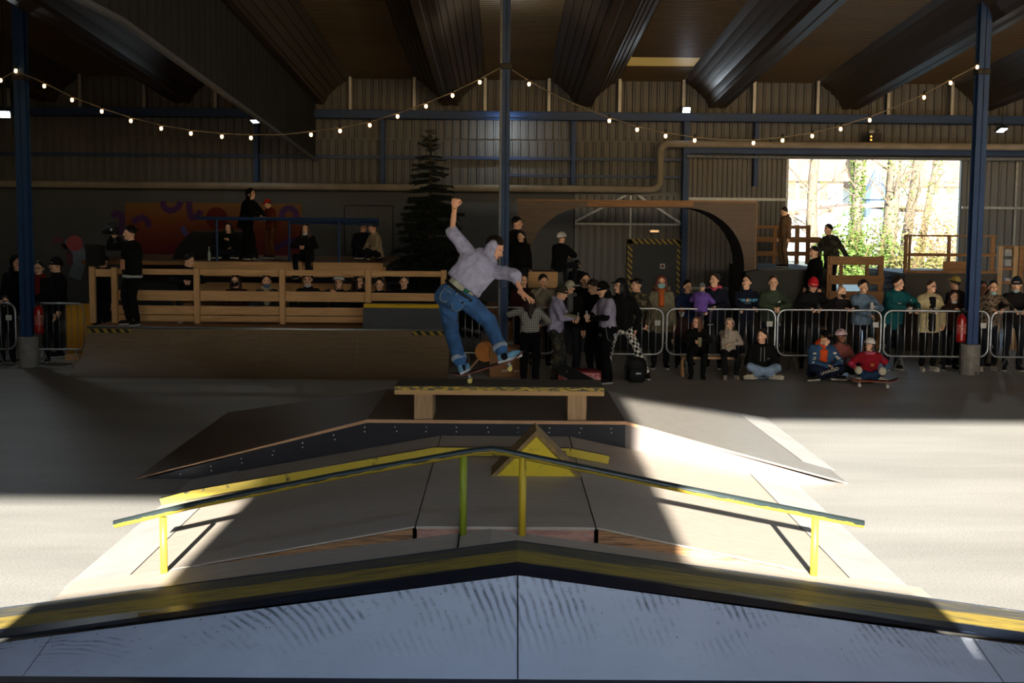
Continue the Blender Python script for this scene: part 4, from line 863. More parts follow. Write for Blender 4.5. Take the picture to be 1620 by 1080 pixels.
skateboard('blue-green skateboard leaning on the red case behind the ledge', (atZ(912, 600).x, 20.6, .12), (math.radians(95), math.radians(28), 0), top=(24, 24, 26), under=(60, 150, 170), wheel=(220, 220, 210))
bp_ = thing('backpack', (atZ(1006, 604).x, 20.9, 0), 'black backpack on the floor beside the checkered trouser leg', 'backpack'); x, y = bp_.location.x, 20.9
put('bag', MB().bbox((x - .17, y - .1, 0), (x + .17, y + .12, .36), .07).ell((x, y, .3), (.165, .11, .12), 16, 10), M((22, 24, 26), (16, 17, 19), 6, .8, bmp=.4, bscale=10, bdist=.02), bp_, smooth=True)
put('front_pocket', MB().bbox((x - .13, y - .17, .03), (x + .13, y - .09, .24), .03), M((26, 28, 30), None, 6, .8), bp_, smooth=True)
put('shoulder_strap', MB().tube([(x - .08, y + .08, .4), (x - .14, y - .05, .42), (x - .19, y - .08, .25), (x - .17, y, .05)], .018, 6), RUBBER, bp_, smooth=True)
put('badge', MB().box((x - .02, y - .176, .15), (x + .06, y - .171, .175)), M((220, 220, 220)), bp_)
lsp = thing('loudspeaker', (atY(150, 420, 24.6).x, 24.6, 0), 'black loudspeaker on a stand at left behind the pine railing', 'loudspeaker'); x = lsp.location.x
z0, z1 = atY(150, 420, 24.6).z, atY(150, 386, 24.6).z
put('cabinet', MB().bbox((x - .15, 24.5, z0), (x + .15, 24.8, z1), .02), BLACK, lsp)
put('grille', MB().box((x - .12, 24.488, z0 + .04), (x + .12, 24.5, z1 - .04)), RUBBER, lsp)
put('pole', MB().tube([(x, 24.65, .35), (x, 24.65, z0)], .018, 8), BLACK, lsp)
for i in range(3): a = 2 * PI * i / 3; put('leg', MB().tube([(x, 24.65, .5), (x + .4 * math.cos(a), 24.65 + .4 * math.sin(a), .01)], .012, 6), BLACK, lsp)
yb_ = thing('yellow_panel', (atY(125, 500, 23.4).x, 23.4, 0), 'plain yellow board standing behind the left barrier', 'board'); a, b_ = atY(104, 480, 23.4), atY(146, 546, 23.4)
put('board', MB().bbox((a.x, 23.4, .12), (b_.x, 23.44, a.z), .006), M((190, 140, 40), (170, 120, 34), 2, .7), yb_); put('foot', MB().box((a.x, 23.3, 0), (b_.x, 23.55, .12)), PINE, yb_)
# ------------------------------------------------------------------ people: skeleton, continuous body, clothes that follow it
_tmp = bpy.data.scenes.new('remesh_bench')
def remesh(mb, voxel, it=3, fac=.5):
    me = bpy.data.meshes.new('t'); me.from_pydata(mb.v, [], mb.f); ob = bpy.data.objects.new('t', me); _tmp.collection.objects.link(ob)
    r = ob.modifiers.new('r', 'REMESH'); r.mode = 'VOXEL'; r.voxel_size = voxel
    if it: q = ob.modifiers.new('s', 'SMOOTH'); q.iterations = it; q.factor = fac
    vl = _tmp.view_layers[0]; vl.update(); ev = ob.evaluated_get(vl.depsgraph); m2 = ev.to_mesh()
    out = MB(); n = len(m2.vertices); a = np.empty(n * 3); m2.vertices.foreach_get('co', a)
    out.v = [tuple(v) for v in a.reshape(-1, 3).tolist()]; out.f = [tuple(p.vertices) for p in m2.polygons]; out.m = [0] * len(out.f)
    ev.to_mesh_clear(); bpy.data.objects.remove(ob); bpy.data.meshes.remove(me); return out
def wrinkle(mb, amp, freq, seed=0):            # soft folds pressed into cloth
    a = np.array(mb.v)
    if not len(a): return mb
    rs = np.random.RandomState(seed); d = np.zeros(len(a))
    for k in range(7):
        w_ = rs.normal(size=3) * freq * (.6 + .35 * k); d += np.sin(a @ w_ + rs.uniform(0, 6.28)) / (1 + .45 * k)
    c = a.mean(0); off = rs.normal(size=3); n_ = np.stack([np.sin(a @ (rs.normal(size=3) * freq) + i) for i in range(3)], 1)
    mb.v = [tuple(v) for v in (a + n_ * (d * amp * .5)[:, None]).tolist()]; return mb
def build_head():
    mb = MB()
    mb.ell((0, .012, .03), (.076, .094, .092), 20, 14).ell((0, -.02, -.035), (.062, .07, .085), 18, 12).ell((0, -.066, -.088), (.03, .028, .024), 12, 8)
    mb.ell((0, -.078, .018), (.056, .02, .012), 12, 6)
    mb.cap((0, -.09, .006), (0, -.108, -.03), .009, .014).ell((-.011, -.1, -.036), .009, 8, 6).ell((.011, -.1, -.036), .009, 8, 6)
    for s_ in (-1, 1): mb.ell((s_ * .078, .012, -.012), (.009, .018, .032), 10, 8).ell((s_ * .04, -.062, -.03), (.026, .022, .02), 10, 8)
    mb.cap((0, .018, -.06), (0, .028, -.17), .05, .056)
    h = remesh(mb, .0085, 2)
    f = MB()
    for s_ in (-1, 1):
        f.ell((s_ * .03, -.0815, .0), (.012, .008, .0055), 8, 6, mi=2); f.ell((s_ * .03, -.0868, .0), (.0068, .004, .0058), 8, 6, mi=1)
        f.ell((s_ * .031, -.0885, .018), (.017, .006, .004), 8, 4, mi=3)
    f.ell((0, -.091, -.062), (.021, .007, .0065), 10, 6, mi=4)
    return h.merge(f)
def build_hand(curl, spread=1.0, thumb_in=.5):
    """Right-handed along +x: wrist at the origin, palm towards -z, thumb towards +y."""
    mb = MB(); mb.ell((.045, 0, 0), (.05, .04, .015), 12, 8).cap((-.03, 0, 0), (.02, 0, 0), .026, .028)
    for k, (y, L) in enumerate(((.03, .072), (.01, .08), (-.011, .075), (-.031, .058))):
        p = Vector((.085 - abs(y) * .2, y, 0)); a = 0; ang = math.radians((y * 420 + 2) * spread); d0 = Vector((math.cos(ang), math.sin(ang), 0)); r = .0092 - .0006 * k
        for j, fr in enumerate((.45, .32, .23)):
            a += math.radians(curl * (1.0, 1.1, .8)[j]); d = d0 * math.cos(a) + Vector((0, 0, -1)) * math.sin(a); q = p + d * L * fr; mb.cap(p, q, r, r * .92, 8); p = q; r *= .94
    p = Vector((.02, .03, -.004)); q = p + Vector((.036, .03, -.012 - .012 * thumb_in)); e = q + Vector((.033, .012 - .028 * thumb_in, -.012 * thumb_in)); mb.cap(p, q, .0125, .0105, 8).cap(q, e, .0105, .008, 8)
    return remesh(mb, .0052, 1)
HEAD = build_head(); HANDS = {'relax': build_hand(22), 'fist': build_hand(72, .3, 1.4), 'grip': build_hand(48, .4, 1.0), 'spread': build_hand(7, 1.9, -.3)}
def build_shoe():
    u = MB().ell((0, -.055, .045), (.043, .1, .042), 14, 10).ell((0, .055, .055), (.037, .06, .05), 14, 10).cap((0, .055, .05), (0, .05, .11), .038, .036)
    up_ = remesh(u, .008, 2); up_.v = [(x, y, max(z, .016)) for x, y, z in up_.v]
    so_ = MB(); pr = []
    for i in range(24):
        a = 2 * PI * i / 24; y = .135 * math.sin(a); pr.append(((.046 if y < 0 else .04) * math.cos(a) * (1 - .12 * (y > .03)), y - .012, 0))
    so_.prism(pr, (0, 0, .026)); return up_, so_
SHOE_U, SHOE_S = build_shoe(); _shoe = {}
def shoe_meshes(c1, c2):
    if (c1, c2) not in _shoe: _shoe[(c1, c2)] = (mesh('shoe', SHOE_U, cloth(c1, .7), True), mesh('sole', SHOE_S, M(c2, None, 10, .7)))
    return _shoe[(c1, c2)]
def shell(r, c, tmax, tmin=0, amin=-180, amax=180, n=28, m=10, inner=.9, noise_=0, seed=0):
    """Cap of an ellipsoid; tmax(azimuth in degrees, 0 = front) is the polar angle it reaches down to."""
    rnd = random.Random(seed); closed = amax - amin >= 360; vs, fs = [], []; cols = n if closed else n + 1
    rows = [(i, 1) for i in range(m + 1)] + [(i, inner) for i in range(m, -1, -1)]; R = len(rows)
    for j in range(cols):
        az = amin + (amax - amin) * j / n; t1 = tmax(az); t0 = tmin(az) if callable(tmin) else tmin; a = math.radians(az)
        for i, k in rows:
            t_ = math.radians(t0 + (t1 - t0) * i / m); k = k + rnd.uniform(-noise_, noise_) * (i > 0)
            vs.append((c[0] + r[0] * k * math.sin(t_) * math.sin(a), c[1] - r[1] * k * math.sin(t_) * math.cos(a), c[2] + r[2] * k * math.cos(t_)))
    for j in range(n):
        j2 = (j + 1) % cols
        for i in range(R - 1): fs.append((j * R + i, j * R + i + 1, j2 * R + i + 1, j2 * R + i))
        if callable(tmin): fs.append((j * R + R - 1, j * R, j2 * R, j2 * R + R - 1))
    if not closed: fs += [tuple(range(R)), tuple(range((cols - 1) * R + R - 1, (cols - 1) * R - 1, -1))]
    return MB().add(vs, fs)
def smooth_az(front, side_, back):
    def f(az):
        a = abs(az); 
        if a < 90: k = (1 - math.cos(math.radians(a * 2))) / 2; return front + (side_ - front) * k
        k = (1 - math.cos(math.radians((a - 90) * 2))) / 2; return side_ + (back - side_) * k
    return f
HC_ = (0, .012, .03)
def hair_mesh(style, seed):
    if style == 'short': return shell((.087, .107, .105), HC_, smooth_az(52, 104, 136), noise_=.018, seed=seed, inner=.82)
    if style == 'buzz': return shell((.081, .1, .0975), HC_, smooth_az(50, 100, 130), noise_=.006, seed=seed)
    if style == 'curly': return remesh(shell((.095, .112, .115), HC_, smooth_az(58, 95, 125), noise_=.1, seed=seed), .011, 1)
    mb = shell((.09, .11, .107), HC_, smooth_az(50, 92, 132), noise_=.014, seed=seed, inner=.78)
    L = {'bob': .2, 'long': .36, 'wavy': .27, 'tied': .1}[style]; rnd = random.Random(seed); b = MB()
    if style == 'tied': b.ell((0, .125, .05), (.035, .04, .038), 12, 8); return mb.merge(remesh(b, .01, 1))
    b.merge(mb)
    for i in range(15):
        a = math.radians(62 + 236 * i / 14); x, y = .078 * math.sin(a), .012 - .094 * math.cos(a); w_ = rnd.uniform(-.02, .02)
        p0 = Vector((x, y, .02)); o = .05 if y > 0 and style != 'bob' else .012; p1 = Vector((x * 1.2 + w_, y * 1.15 + o * .6, -L * .5)); p2 = Vector((x * 1.05 + w_, y * 1.1 + o, -L * rnd.uniform(.85, 1.05)))
        b.cap(p0, p1, .026, .024, 8).cap(p1, p2, .024, .012, 8)
    return wrinkle(remesh(b, .012, 1), .006, 60, seed)
def ik(a, b, l1, l2, pole):
    d = b - a; L = d.length; mx = (l1 + l2) * .999
    if L > mx: b = a + d * (mx / L); d = b - a; L = mx
    L = max(L, abs(l1 - l2) + .02); u = d.normalized(); x = (l1 * l1 - l2 * l2 + L * L) / (2 * L); h = math.sqrt(max(0, l1 * l1 - x * x))
    p = pole - u * pole.dot(u); p = p.normalized() if p.length > 1e-4 else frame(u)[0]
    return a + u * x + p * h, b
def rotm(x, y, z): return Matrix((x, y, z)).transposed()
P_STAND = dict(pel=(0, 0, .94), up=(0, 0, 1), hands=((-.25, -.06, .83), (.25, -.06, .83)), feet=((-.11, 0), (.11, 0)), hp='relax')
POSES = {
    'stand': P_STAND,
    'lean': dict(P_STAND, pel=(0, .14, .93), up=(0, -.27, 1), hands=((-.1, -.36, 1.10), (.1, -.36, 1.10)), feet=((-.12, .1), (.12, .14)), ep=((-1, .3, -.2), (1, .3, -.2)), hp='grip'),
    'fold': dict(P_STAND, pel=(0, .06, .93), up=(0, -.12, 1), hands=((.05, -.27, 1.12), (-.05, -.25, 1.10)), ep=((-1, -.3, -.6), (1, -.3, -.6)), hp='grip'),
    'phone': dict(P_STAND, up=(0, -.06, 1), hands=((-.04, -.33, 1.14), (.07, -.31, 1.10)), ep=((-1, .2, -.8), (1, .2, -.8)), hp='grip'),
    'cup': dict(P_STAND, hands=((-.1, -.28, 1.14), (.24, -.1, .86)), ep=((-1, .4, -.6), (1, .4, -.4)), hp='grip'),
    'face': dict(P_STAND, pel=(0, .1, .93), up=(0, -.25, 1), hands=((-.02, -.24, 1.42), (.06, -.36, 1.1)), ep=((-.6, -.6, -1), (1, 0, -.6)), hp='grip'),
    'sit': dict(pel=(0, 0, .12), up=(0, -.12, 1), hands=((-.06, -.36, .36), (.06, -.36, .36)), feet=((-.13, -.44, -.27), (.13, -.44, -.27)), kp=((-.25, -1, .7), (.25, -1, .7)), ep=((-1, .2, -.3), (1, .2, -.3)), hp='grip'),
    'cross': dict(pel=(0, 0, .15), up=(0, -.2, 1), hands=((-.08, -.3, .25), (.08, -.3, .25)), feet=((.17, -.33, .045), (-.17, -.37, .045)), kp=((-1, -.25, .35), (1, -.25, .35)), toes=((1, -.35, 0), (-1, -.35, 0)), ep=((-1, .3, -.3), (1, .3, -.3)), hp='grip'),
}
SKIN = (236, 182, 150)
PN = [0]
def person(label, loc, head=0, h=1.75, pose='stand', look=(0, 0), top=(40, 40, 44), topn='jacket', legs=(30, 32, 40), legn='trousers', shoes=((30, 30, 32), (200, 196, 188)), skin=SKIN,
           hair=('short', (40, 28, 20)), hat=None, mask=None, bulk=1.08, hem=-.08, sleeve=1.0, cuff=(.98, .98), hood=False, hoodup=False, scarf=None, glasses=False, collar=None, inner=None, fit=1.0, grp='spectators in the hall', right=None, face=1, headup=None, lookdir=None, wr=.006, vox=.02, name='person', shirt=None, **over):
    PN[0] += 1; seed = PN[0]
    po = dict(POSES[pose]); po.update(over); root = thing(name, loc, label, 'person', grp, rz=math.radians(head)); s_ = h / 1.75; root.scale = (s_,) * 3
    pel, up = Vector(po['pel']), Vector(po['up']).normalized()
    rt = Vector(right) if right else Vector((1, 0, 0)); rt = (rt - up * rt.dot(up)).normalized(); fr = rt.cross(up) * face
    hipr = Vector(po.get('hipr', (1, 0, 0))).normalized()
    sh = [pel + up * .415 + rt * (.155 * q) for q in (-1, 1)]; hip = [pel + hipr * (.088 * q) - up * .02 for q in (-1, 1)]
    neck = pel + up * .50
    if lookdir: ld = Vector(lookdir).normalized()
    else:
        ya, pi_ = math.radians(look[0]), math.radians(look[1]); ld = Vector((math.sin(ya) * math.cos(pi_), -math.cos(ya) * math.cos(pi_), math.sin(pi_)))
    hu = Vector(headup).normalized() if headup else (up * .5 + Vector((0, 0, 1))).normalized(); hx = ld.cross(hu).normalized(); hu = hx.cross(ld).normalized()
    hc = neck + hu * .132 + ld * .03
    HM = Matrix.Translation(hc) @ rotm(hx, -ld, hu).to_4x4()
    ep = po.get('ep', ((-1, .6, -.4), (1, .6, -.4))); kp = po.get('kp', ((-.15, -1 * face, .1), (.15, -1 * face, .1)))
    el, wrst, kn, an = [], [], [], []
    for i in (0, 1):
        a, b = ik(sh[i], Vector(po['hands'][i]), .28, .255, Vector(ep[i])); el.append(a); wrst.append(b)
        ft_ = po['feet'][i]; tgt = Vector((ft_[0], ft_[1], ft_[2] + .08 if len(ft_) > 2 else .085)); a, b = ik(hip[i], tgt, .43, .425, Vector(kp[i])); kn.append(a); an.append(b)
    def torso(mb, k, h0, top_=.52):
        rings = [(h0, .165, .118), (0, .162, .116), (.14, .152, .106), (.28, .166, .116), (.37, .172, .112), (.43, .14, .096), (.475, .092, .078), (top_, .06, .062)]
        rings = rings[:1] + [q for q in rings[1:] if q[0] > h0 + .03]; vs = []
        for t_, a, b in rings:
            c = pel + up * t_
            vs += [c + rt * (a * k * math.copysign(abs(math.cos(2 * PI * j / 20)) ** .85, math.cos(2 * PI * j / 20))) + fr * (b * k * math.copysign(abs(math.sin(2 * PI * j / 20)) ** .85, math.sin(2 * PI * j / 20))) for j in range(20)]
        n = len(rings); mb.add(vs, [(i * 20 + j, i * 20 + (j + 1) % 20, (i + 1) * 20 + (j + 1) % 20, (i + 1) * 20 + j) for i in range(n - 1) for j in range(20)] + [tuple(range(19, -1, -1)), tuple(range((n - 1) * 20, n * 20))])
    # body
    b = MB(); torso(b, .86, -.05); b.cap(neck - up * .05, hc - hu * .1, .056, .052)
    for i in (0, 1): b.cap(sh[i], el[i], .046, .04).cap(el[i], wrst[i], .04, .028).cap(hip[i], kn[i], .072, .05).cap(kn[i], an[i], .048, .036)
    body = remesh(b, .026, 2).merge(HEAD, HM)
    hps = po['hp'] if isinstance(po['hp'], (tuple, list)) else (po['hp'], po['hp'])
    pn = po.get('palm', (None, None)); tips = []
    for i in (0, 1):
        d = (wrst[i] - el[i]).normalized(); hd = po.get('hdir', (None, None))[i]
        if hd: d = Vector(hd).normalized()
        z = -Vector(pn[i]).normalized() if pn[i] else Vector((.35 if i == 0 else -.35, 0, 1)) * (1 if d.z > -.7 else 0) + Vector(((-1 if i == 0 else 1), 0, 0)) * (0 if d.z > -.7 else 1)
        z = (z - d * z.dot(d)).normalized(); y = z.cross(d); T = rotm(d, y, z)
        sc = Matrix.Diagonal((1, 1, 1, 1))
        # thumbs point towards the body's middle line
        mid = rt * (1 if i == 0 else -1)
        if y.dot(mid) < 0: sc = Matrix.Diagonal((1, -1, 1, 1))
        hm = HANDS[hps[i]]; T4 = Matrix.Translation(wrst[i]) @ T.to_4x4() @ sc
        hb = MB().merge(hm, T4)
        if sc[1][1] < 0: hb.f = [tuple(reversed(f)) for f in hb.f]
        body.merge(hb); tips.append(wrst[i] + d * .09)
    hcol = hair[1] if hair else (60, 44, 34)
    put('body', body, [M(skin, tuple(v * .88 for v in skin), 20, .55, spec=.35), BLACK, M((206, 200, 196)), M(tuple(v * .8 for v in hcol)), M((176, 96, 88), None, 20, .5)], root, True, True)
    # top
    t = MB(); torso(t, bulk, hem, .515)
    for i in (0, 1):
        if sleeve >= .9:
            q = el[i].lerp(wrst[i], cuff[i]); t.cap(sh[i], el[i], .062 * bulk, .055 * bulk).cap(el[i], q, .053 * bulk, .042 * bulk)
        else: t.cap(sh[i], sh[i].lerp(el[i], .75), .066 * bulk, .066 * bulk)
    if hood or collar: t.cap(neck - rt * .055 - up * .01, neck - fr * .075 + up * .012, .04, .05).cap(neck + rt * .055 - up * .01, neck - fr * .075 + up * .012, .04, .05).cap(neck - rt * .05 + fr * .05 - up * .035, neck + rt * .05 + fr * .05 - up * .035, .022, .022)
    tm = top if not isinstance(top, tuple) else cloth(top)
    tob = put(topn, wrinkle(remesh(t, vox, 3), wr * 1.5, 22, seed), tm, root, True, True)
    if shirt:                                   # open front: the shirt panel seen between the jacket's edges
        sm = MB()
        for q in (-.03, 0, .03): sm.cap(pel + up * .40 + fr * (.104 * bulk - .026) + rt * q, pel + up * (hem + .06) + fr * (.116 * bulk - .024) + rt * q, .048, .05)
        put('shirt', remesh(sm, .015, 2), cloth(shirt), root, True, True)
    # legs
    l = MB(); l.ell(pel - up * .04, (.17 * fit, .122 * fit, .12), 16, 10)
    for i in (0, 1): l.cap(hip[i], kn[i], .088 * fit, .066 * fit).cap(kn[i], an[i].lerp(kn[i], .1), .066 * fit, .056 * fit)
    put(legn, wrinkle(remesh(l, vox, 3), wr * 1.4, 24, seed + 50), legs if not isinstance(legs, tuple) else cloth(legs), root, True, True)
    su, so2 = shoe_meshes(*shoes); toes = po.get('toes', ((-.22, -1 * face, 0), (.22, -1 * face, 0))); ups = po.get('shoeup', (None, None))
    for i in (0, 1):
        ty = -Vector(toes[i]).normalized(); uz = Vector(ups[i]).normalized() if ups[i] else Vector((0, 0, 1)); ty = (ty - uz * ty.dot(uz)).normalized(); tx = ty.cross(uz)
        o = inst('shoe', su, root); o.matrix_local = Matrix.Translation(an[i] - uz * .082 - ty * .045) @ rotm(tx, ty, uz).to_4x4(); inst('sole', so2, o)
    # head wear
    def hput(nm, mb, m, sm=True): return put(nm, MB().merge(mb, HM), m, root, sm, True)
    if hair: hput('hair', hair_mesh(hair[0], seed), M(hcol, tuple(v * .7 for v in hcol), 30, .5, stretch=(3, 3, .6), bmp=.4, bscale=40))
    if hat:
        k, c = hat[0], hat[1]
        if k == 'beanie': o = hput('beanie', shell((.091, .11, .122), (0, .014, .03), smooth_az(72, 84, 100)).merge(shell((.097, .116, .05), (0, .014, .022), smooth_az(100, 104, 112), smooth_az(60, 66, 72), m=4)), cloth(c))
        elif k == 'cap':
            pr = [(.075 * math.sin(math.radians(a)), -.085 - .085 * math.cos(math.radians(a)), .058 - .012 * math.cos(math.radians(a))) for a in range(-90, 91, 15)]
            bk = hat[2] if len(hat) > 2 else 1
            cp = shell((.09, .109, .108), (0, .014, .03), smooth_az(70, 80, 92)).merge(MB().prism([(x, y * bk, z) for x, y, z in pr] + [(-.07 + .014 * i, -.07 * bk, .062) for i in range(10, -1, -1)], (0, 0, .006)))
            o = hput('cap', cp, cloth(c))
        elif k == 'helmet':
            o = hput('helmet', shell((.112, .132, .122), (0, .014, .032), smooth_az(78, 92, 104), m=12), M(c, tuple(v * .9 for v in c), 6, .35, spec=.5))
            hput('rim', MB().tube([(.113 * math.sin(math.radians(a)) * math.sin(math.radians(smooth_az(78, 92, 104)((a + 180) % 360 - 180))), .014 - .133 * math.cos(math.radians(a)) * math.sin(math.radians(smooth_az(78, 92, 104)((a + 180) % 360 - 180))), .032 + .122 * math.cos(math.radians(smooth_az(78, 92, 104)((a + 180) % 360 - 180)))) for a in range(0, 360, 15)], .007, 6, True), RUBBER)
            vt = MB()
            for a, t_ in ((-40, 45), (0, 42), (40, 45), (-80, 50), (80, 50), (130, 50), (-130, 50)): vt.ell((.1125 * math.sin(math.radians(t_)) * math.sin(math.radians(a)), .014 - .132 * math.sin(math.radians(t_)) * math.cos(math.radians(a)), .032 + .122 * math.cos(math.radians(t_))), (.009, .009, .007), 8, 5)
            tag(hput('vent_holes', vt, BLACK), kind='stuff'); hput('strap', MB().tube([(-.08, 0, .02), (-.07, -.03, -.07), (0, -.06, -.125), (.07, -.03, -.07), (.08, 0, .02)], .007, 6), RUBBER)
    if hoodup: hput('hood', remesh(shell((.105, .128, .125), (0, .03, .02), smooth_az(54, 104, 150), inner=.86).merge(MB().cap((-.06, .05, -.1), (.06, .05, -.1), .06, .06).tube([(.098 * math.sin(math.radians(a)), -.045, .0 + .115 * math.cos(math.radians(a))) for a in range(-125, 126, 25)], .016, 8)), .012, 2), tm)
    if mask:
        low = mask[1] if len(mask) > 1 else 0
        hput('face_mask', shell((.073, .092, .105), (0, -.022, -.03 - .035 * low), lambda a: 140 - abs(a) * .3, lambda a: 76 + abs(a) * .12 + 22 * low, -70, 70, 14, 6, .97), cloth(mask[0]))
    if glasses: hput('glasses', MB().tube([(-.031 + .02 * math.cos(a * PI / 5), -.094, .016 * math.sin(a * PI / 5)) for a in range(10)], .0028, 5, True).tube([(.031 + .02 * math.cos(a * PI / 5), -.094, .016 * math.sin(a * PI / 5)) for a in range(10)], .0028, 5, True).tube([(-.01, -.096, .002), (.01, -.096, .002)], .0028, 5).tube([(.051, -.09, .003), (.078, .01, .006)], .0028, 5).tube([(-.051, -.09, .003), (-.078, .01, .006)], .0028, 5), BLACK)
    if scarf: put('scarf', wrinkle(remesh(MB().cap(neck - rt * .07, neck + fr * .085 - up * .01, .045, .045).cap(neck + rt * .07, neck + fr * .085 - up * .01, .045, .045).cap(neck - rt * .07, neck - fr * .07, .045, .045).cap(neck + rt * .07, neck - fr * .07, .045, .045).cap(neck + fr * .11 - up * .02, neck + fr * .14 - up * .25, .05, .06), .016, 2), .006, 40, seed), cloth(scarf), root, True, True)
    J = dict(pel=pel, up=up, fr=fr, rt=rt, neck=neck, hc=hc, HM=HM, tips=tips, wr=wrst, el=el, sh=sh, kn=kn, an=an, hip=hip, bulk=bulk, hput=hput, top=tob)
    return root, J
def held(root, J, i, name, mb, mats, label, cat, off=(0, 0, 0)):
    """A thing held in hand i: top-level, placed at the fingertips."""
    bpy.context.view_layer.update()
    p = root.matrix_world @ (J['tips'][i] + Vector(off)); t = thing(name, p, label, cat); t.rotation_euler = root.rotation_euler
    for nm, m_, ma in (mb if isinstance(mb, list) else [(name, mb, mats)]): put(nm, m_, ma, t, True, True)
    return t
def gx(px, Y): return atY(px, 500, Y).x

_fonts = {}
def text_mb(txt, size, depth=.004):
    c = bpy.data.curves.new('lettering', 'FONT'); c.body = txt; c.size = size; c.align_x = 'CENTER'; c.align_y = 'CENTER'; c.extrude = depth; c.resolution_u = 2
    ob = bpy.data.objects.new('lettering', c); _tmp.collection.objects.link(ob); vl = _tmp.view_layers[0]; vl.update(); ev = ob.evaluated_get(vl.depsgraph); m2 = ev.to_mesh()
    mb = MB(); mb.v = [tuple(v.co) for v in m2.vertices]; mb.f = [tuple(p.vertices) for p in m2.polygons]; mb.m = [0] * len(mb.f)
    ev.to_mesh_clear(); bpy.data.objects.remove(ob); bpy.data.curves.remove(c); return mb
def chest(root, J, mb, m, name, t=.3, off=.012, dx=0):
    """Flat print on the chest: text lies in its xy plane, +z outwards."""
    T = Matrix.Translation(J['pel'] + J['up'] * t + J['fr'] * (.116 * J['bulk'] + off) + J['rt'] * dx) @ rotm(J['rt'], J['up'], J['rt'].cross(J['up'])).to_4x4()
    return put(name, MB().merge(mb, T), m, J['top'], False, True)
REF = {'stand': 1.72, 'lean': 1.665, 'fold': 1.71, 'phone': 1.72, 'cup': 1.72, 'face': 1.66, 'sit': .885, 'cross': .88}
def crowd(label, px, ytop, Y, pose='stand', z0=0.0, h=None, **k):
    """A person whose head top shows at pixel row ytop when standing or sitting at depth Y on level z0."""
    zt_ = atY(px, ytop, Y).z - (.035 if k.get('hat') and k['hat'][0] == 'helmet' else .02); h = h or min(1.95, max(.95, 1.75 * (zt_ - z0) / REF[pose])); s_ = h / 1.75
    if pose == 'lean' and 'hands' not in k: k['hands'] = tuple((x, -.34 / s_, (1.125 - z0) / s_) for x in (k.pop('reach', (-.1, .1))))
    if pose == 'sit' and 'feet' not in k: k['feet'] = ((-.12, -.42, -z0 / s_ if z0 < .6 else -.36), (.12, -.42, -z0 / s_ if z0 < .6 else -.36))
    return person(label, (atY(px, 460, Y).x, Y, z0), h=h, pose=pose, **k)
# ------------------------------------------------------------------ cloth patterns
def mat_plaid(a, b, sc=26):
    m, t, bs, N = nodes('plaid'); co = coords(t, N); cs = []
    for ax in ('X', 'Z'):
        w_ = N('TexWave', wave_type='BANDS', bands_direction=ax); w_.inputs['Scale'].default_value = sc / 3; t.links.new(co, w_.inputs[0]); cs.append(ramp(t, N, w_.outputs['Fac'], ((.42, (0, 0, 0)), (.58, (255, 255, 255)))))
    c = mix(t, N, .5, cs[0], cs[1]); t.links.new(mix(t, N, c, a, b), bs.inputs['Base Color']); bs.inputs['Roughness'].default_value = .9; return m
def mat_check(sc=20):
    m, t, bs, N = nodes('checker'); ck = N('TexChecker'); ck.inputs['Scale'].default_value = sc; ck.inputs['Color1'].default_value = lin((228, 224, 216)); ck.inputs['Color2'].default_value = lin((16, 16, 18))
    t.links.new(coords(t, N, (1, 1, 1), (.0, .6, .0)), ck.inputs[0]); t.links.new(ck.outputs[0], bs.inputs['Base Color']); bs.inputs['Roughness'].default_value = .9; return m
def mat_camo(cols, sc=9):
    m, t, bs, N = nodes('camouflage'); f = noise(t, N, coords(t, N), sc, 2, .5)
    r = N('ValToRGB'); r.color_ramp.interpolation = 'CONSTANT'; e = r.color_ramp.elements
    while len(e) < len(cols): e.new(.5)
    for i, (el_, c) in enumerate(zip(e, cols)): el_.position = [0, .42, .52, .6][i]; el_.color = lin(c)
    t.links.new(f, r.inputs[0]); t.links.new(r.outputs[0], bs.inputs['Base Color']); bs.inputs['Roughness'].default_value = .9; return m
def mat_denim(c):
    m, t, bs, N = nodes('denim'); big = noise(t, N, coords(t, N), 5, 5); tw = noise(t, N, coords(t, N, (60, 60, 160)), 3, 2)
    col = mix(t, N, .35, ramp(t, N, big, ((.3, tuple(v * .8 for v in c)), (.7, tuple(min(255, v * 1.2) for v in c)))), ramp(t, N, tw, ((.3, (40, 44, 56)), (.7, (200, 205, 215)))), 'OVERLAY')
    t.links.new(col, bs.inputs['Base Color']); bs.inputs['Roughness'].default_value = .9; bump(t, N, bs, big, .3, .01); return m
CAMO = mat_camo(((52, 46, 34), (30, 28, 22), (84, 74, 52), (104, 94, 70))); CAMOF = mat_camo(((44, 36, 30), (90, 70, 54), (130, 110, 90), (30, 24, 22)), 14); CAMOD = mat_camo(((38, 36, 30), (24, 24, 20), (58, 54, 42), (70, 66, 50)))
GREYSH = ((40, 40, 42), (190, 186, 180)); WHITESH = ((200, 192, 180), (214, 208, 198)); BLKSH = ((22, 22, 24), (40, 40, 42))
def cup(c=(214, 206, 196)): return MB().lathe([(.03, -.05), (.038, .05), (.034, .052), (.027, -.045)], 12), M(c, None, 6, .6)
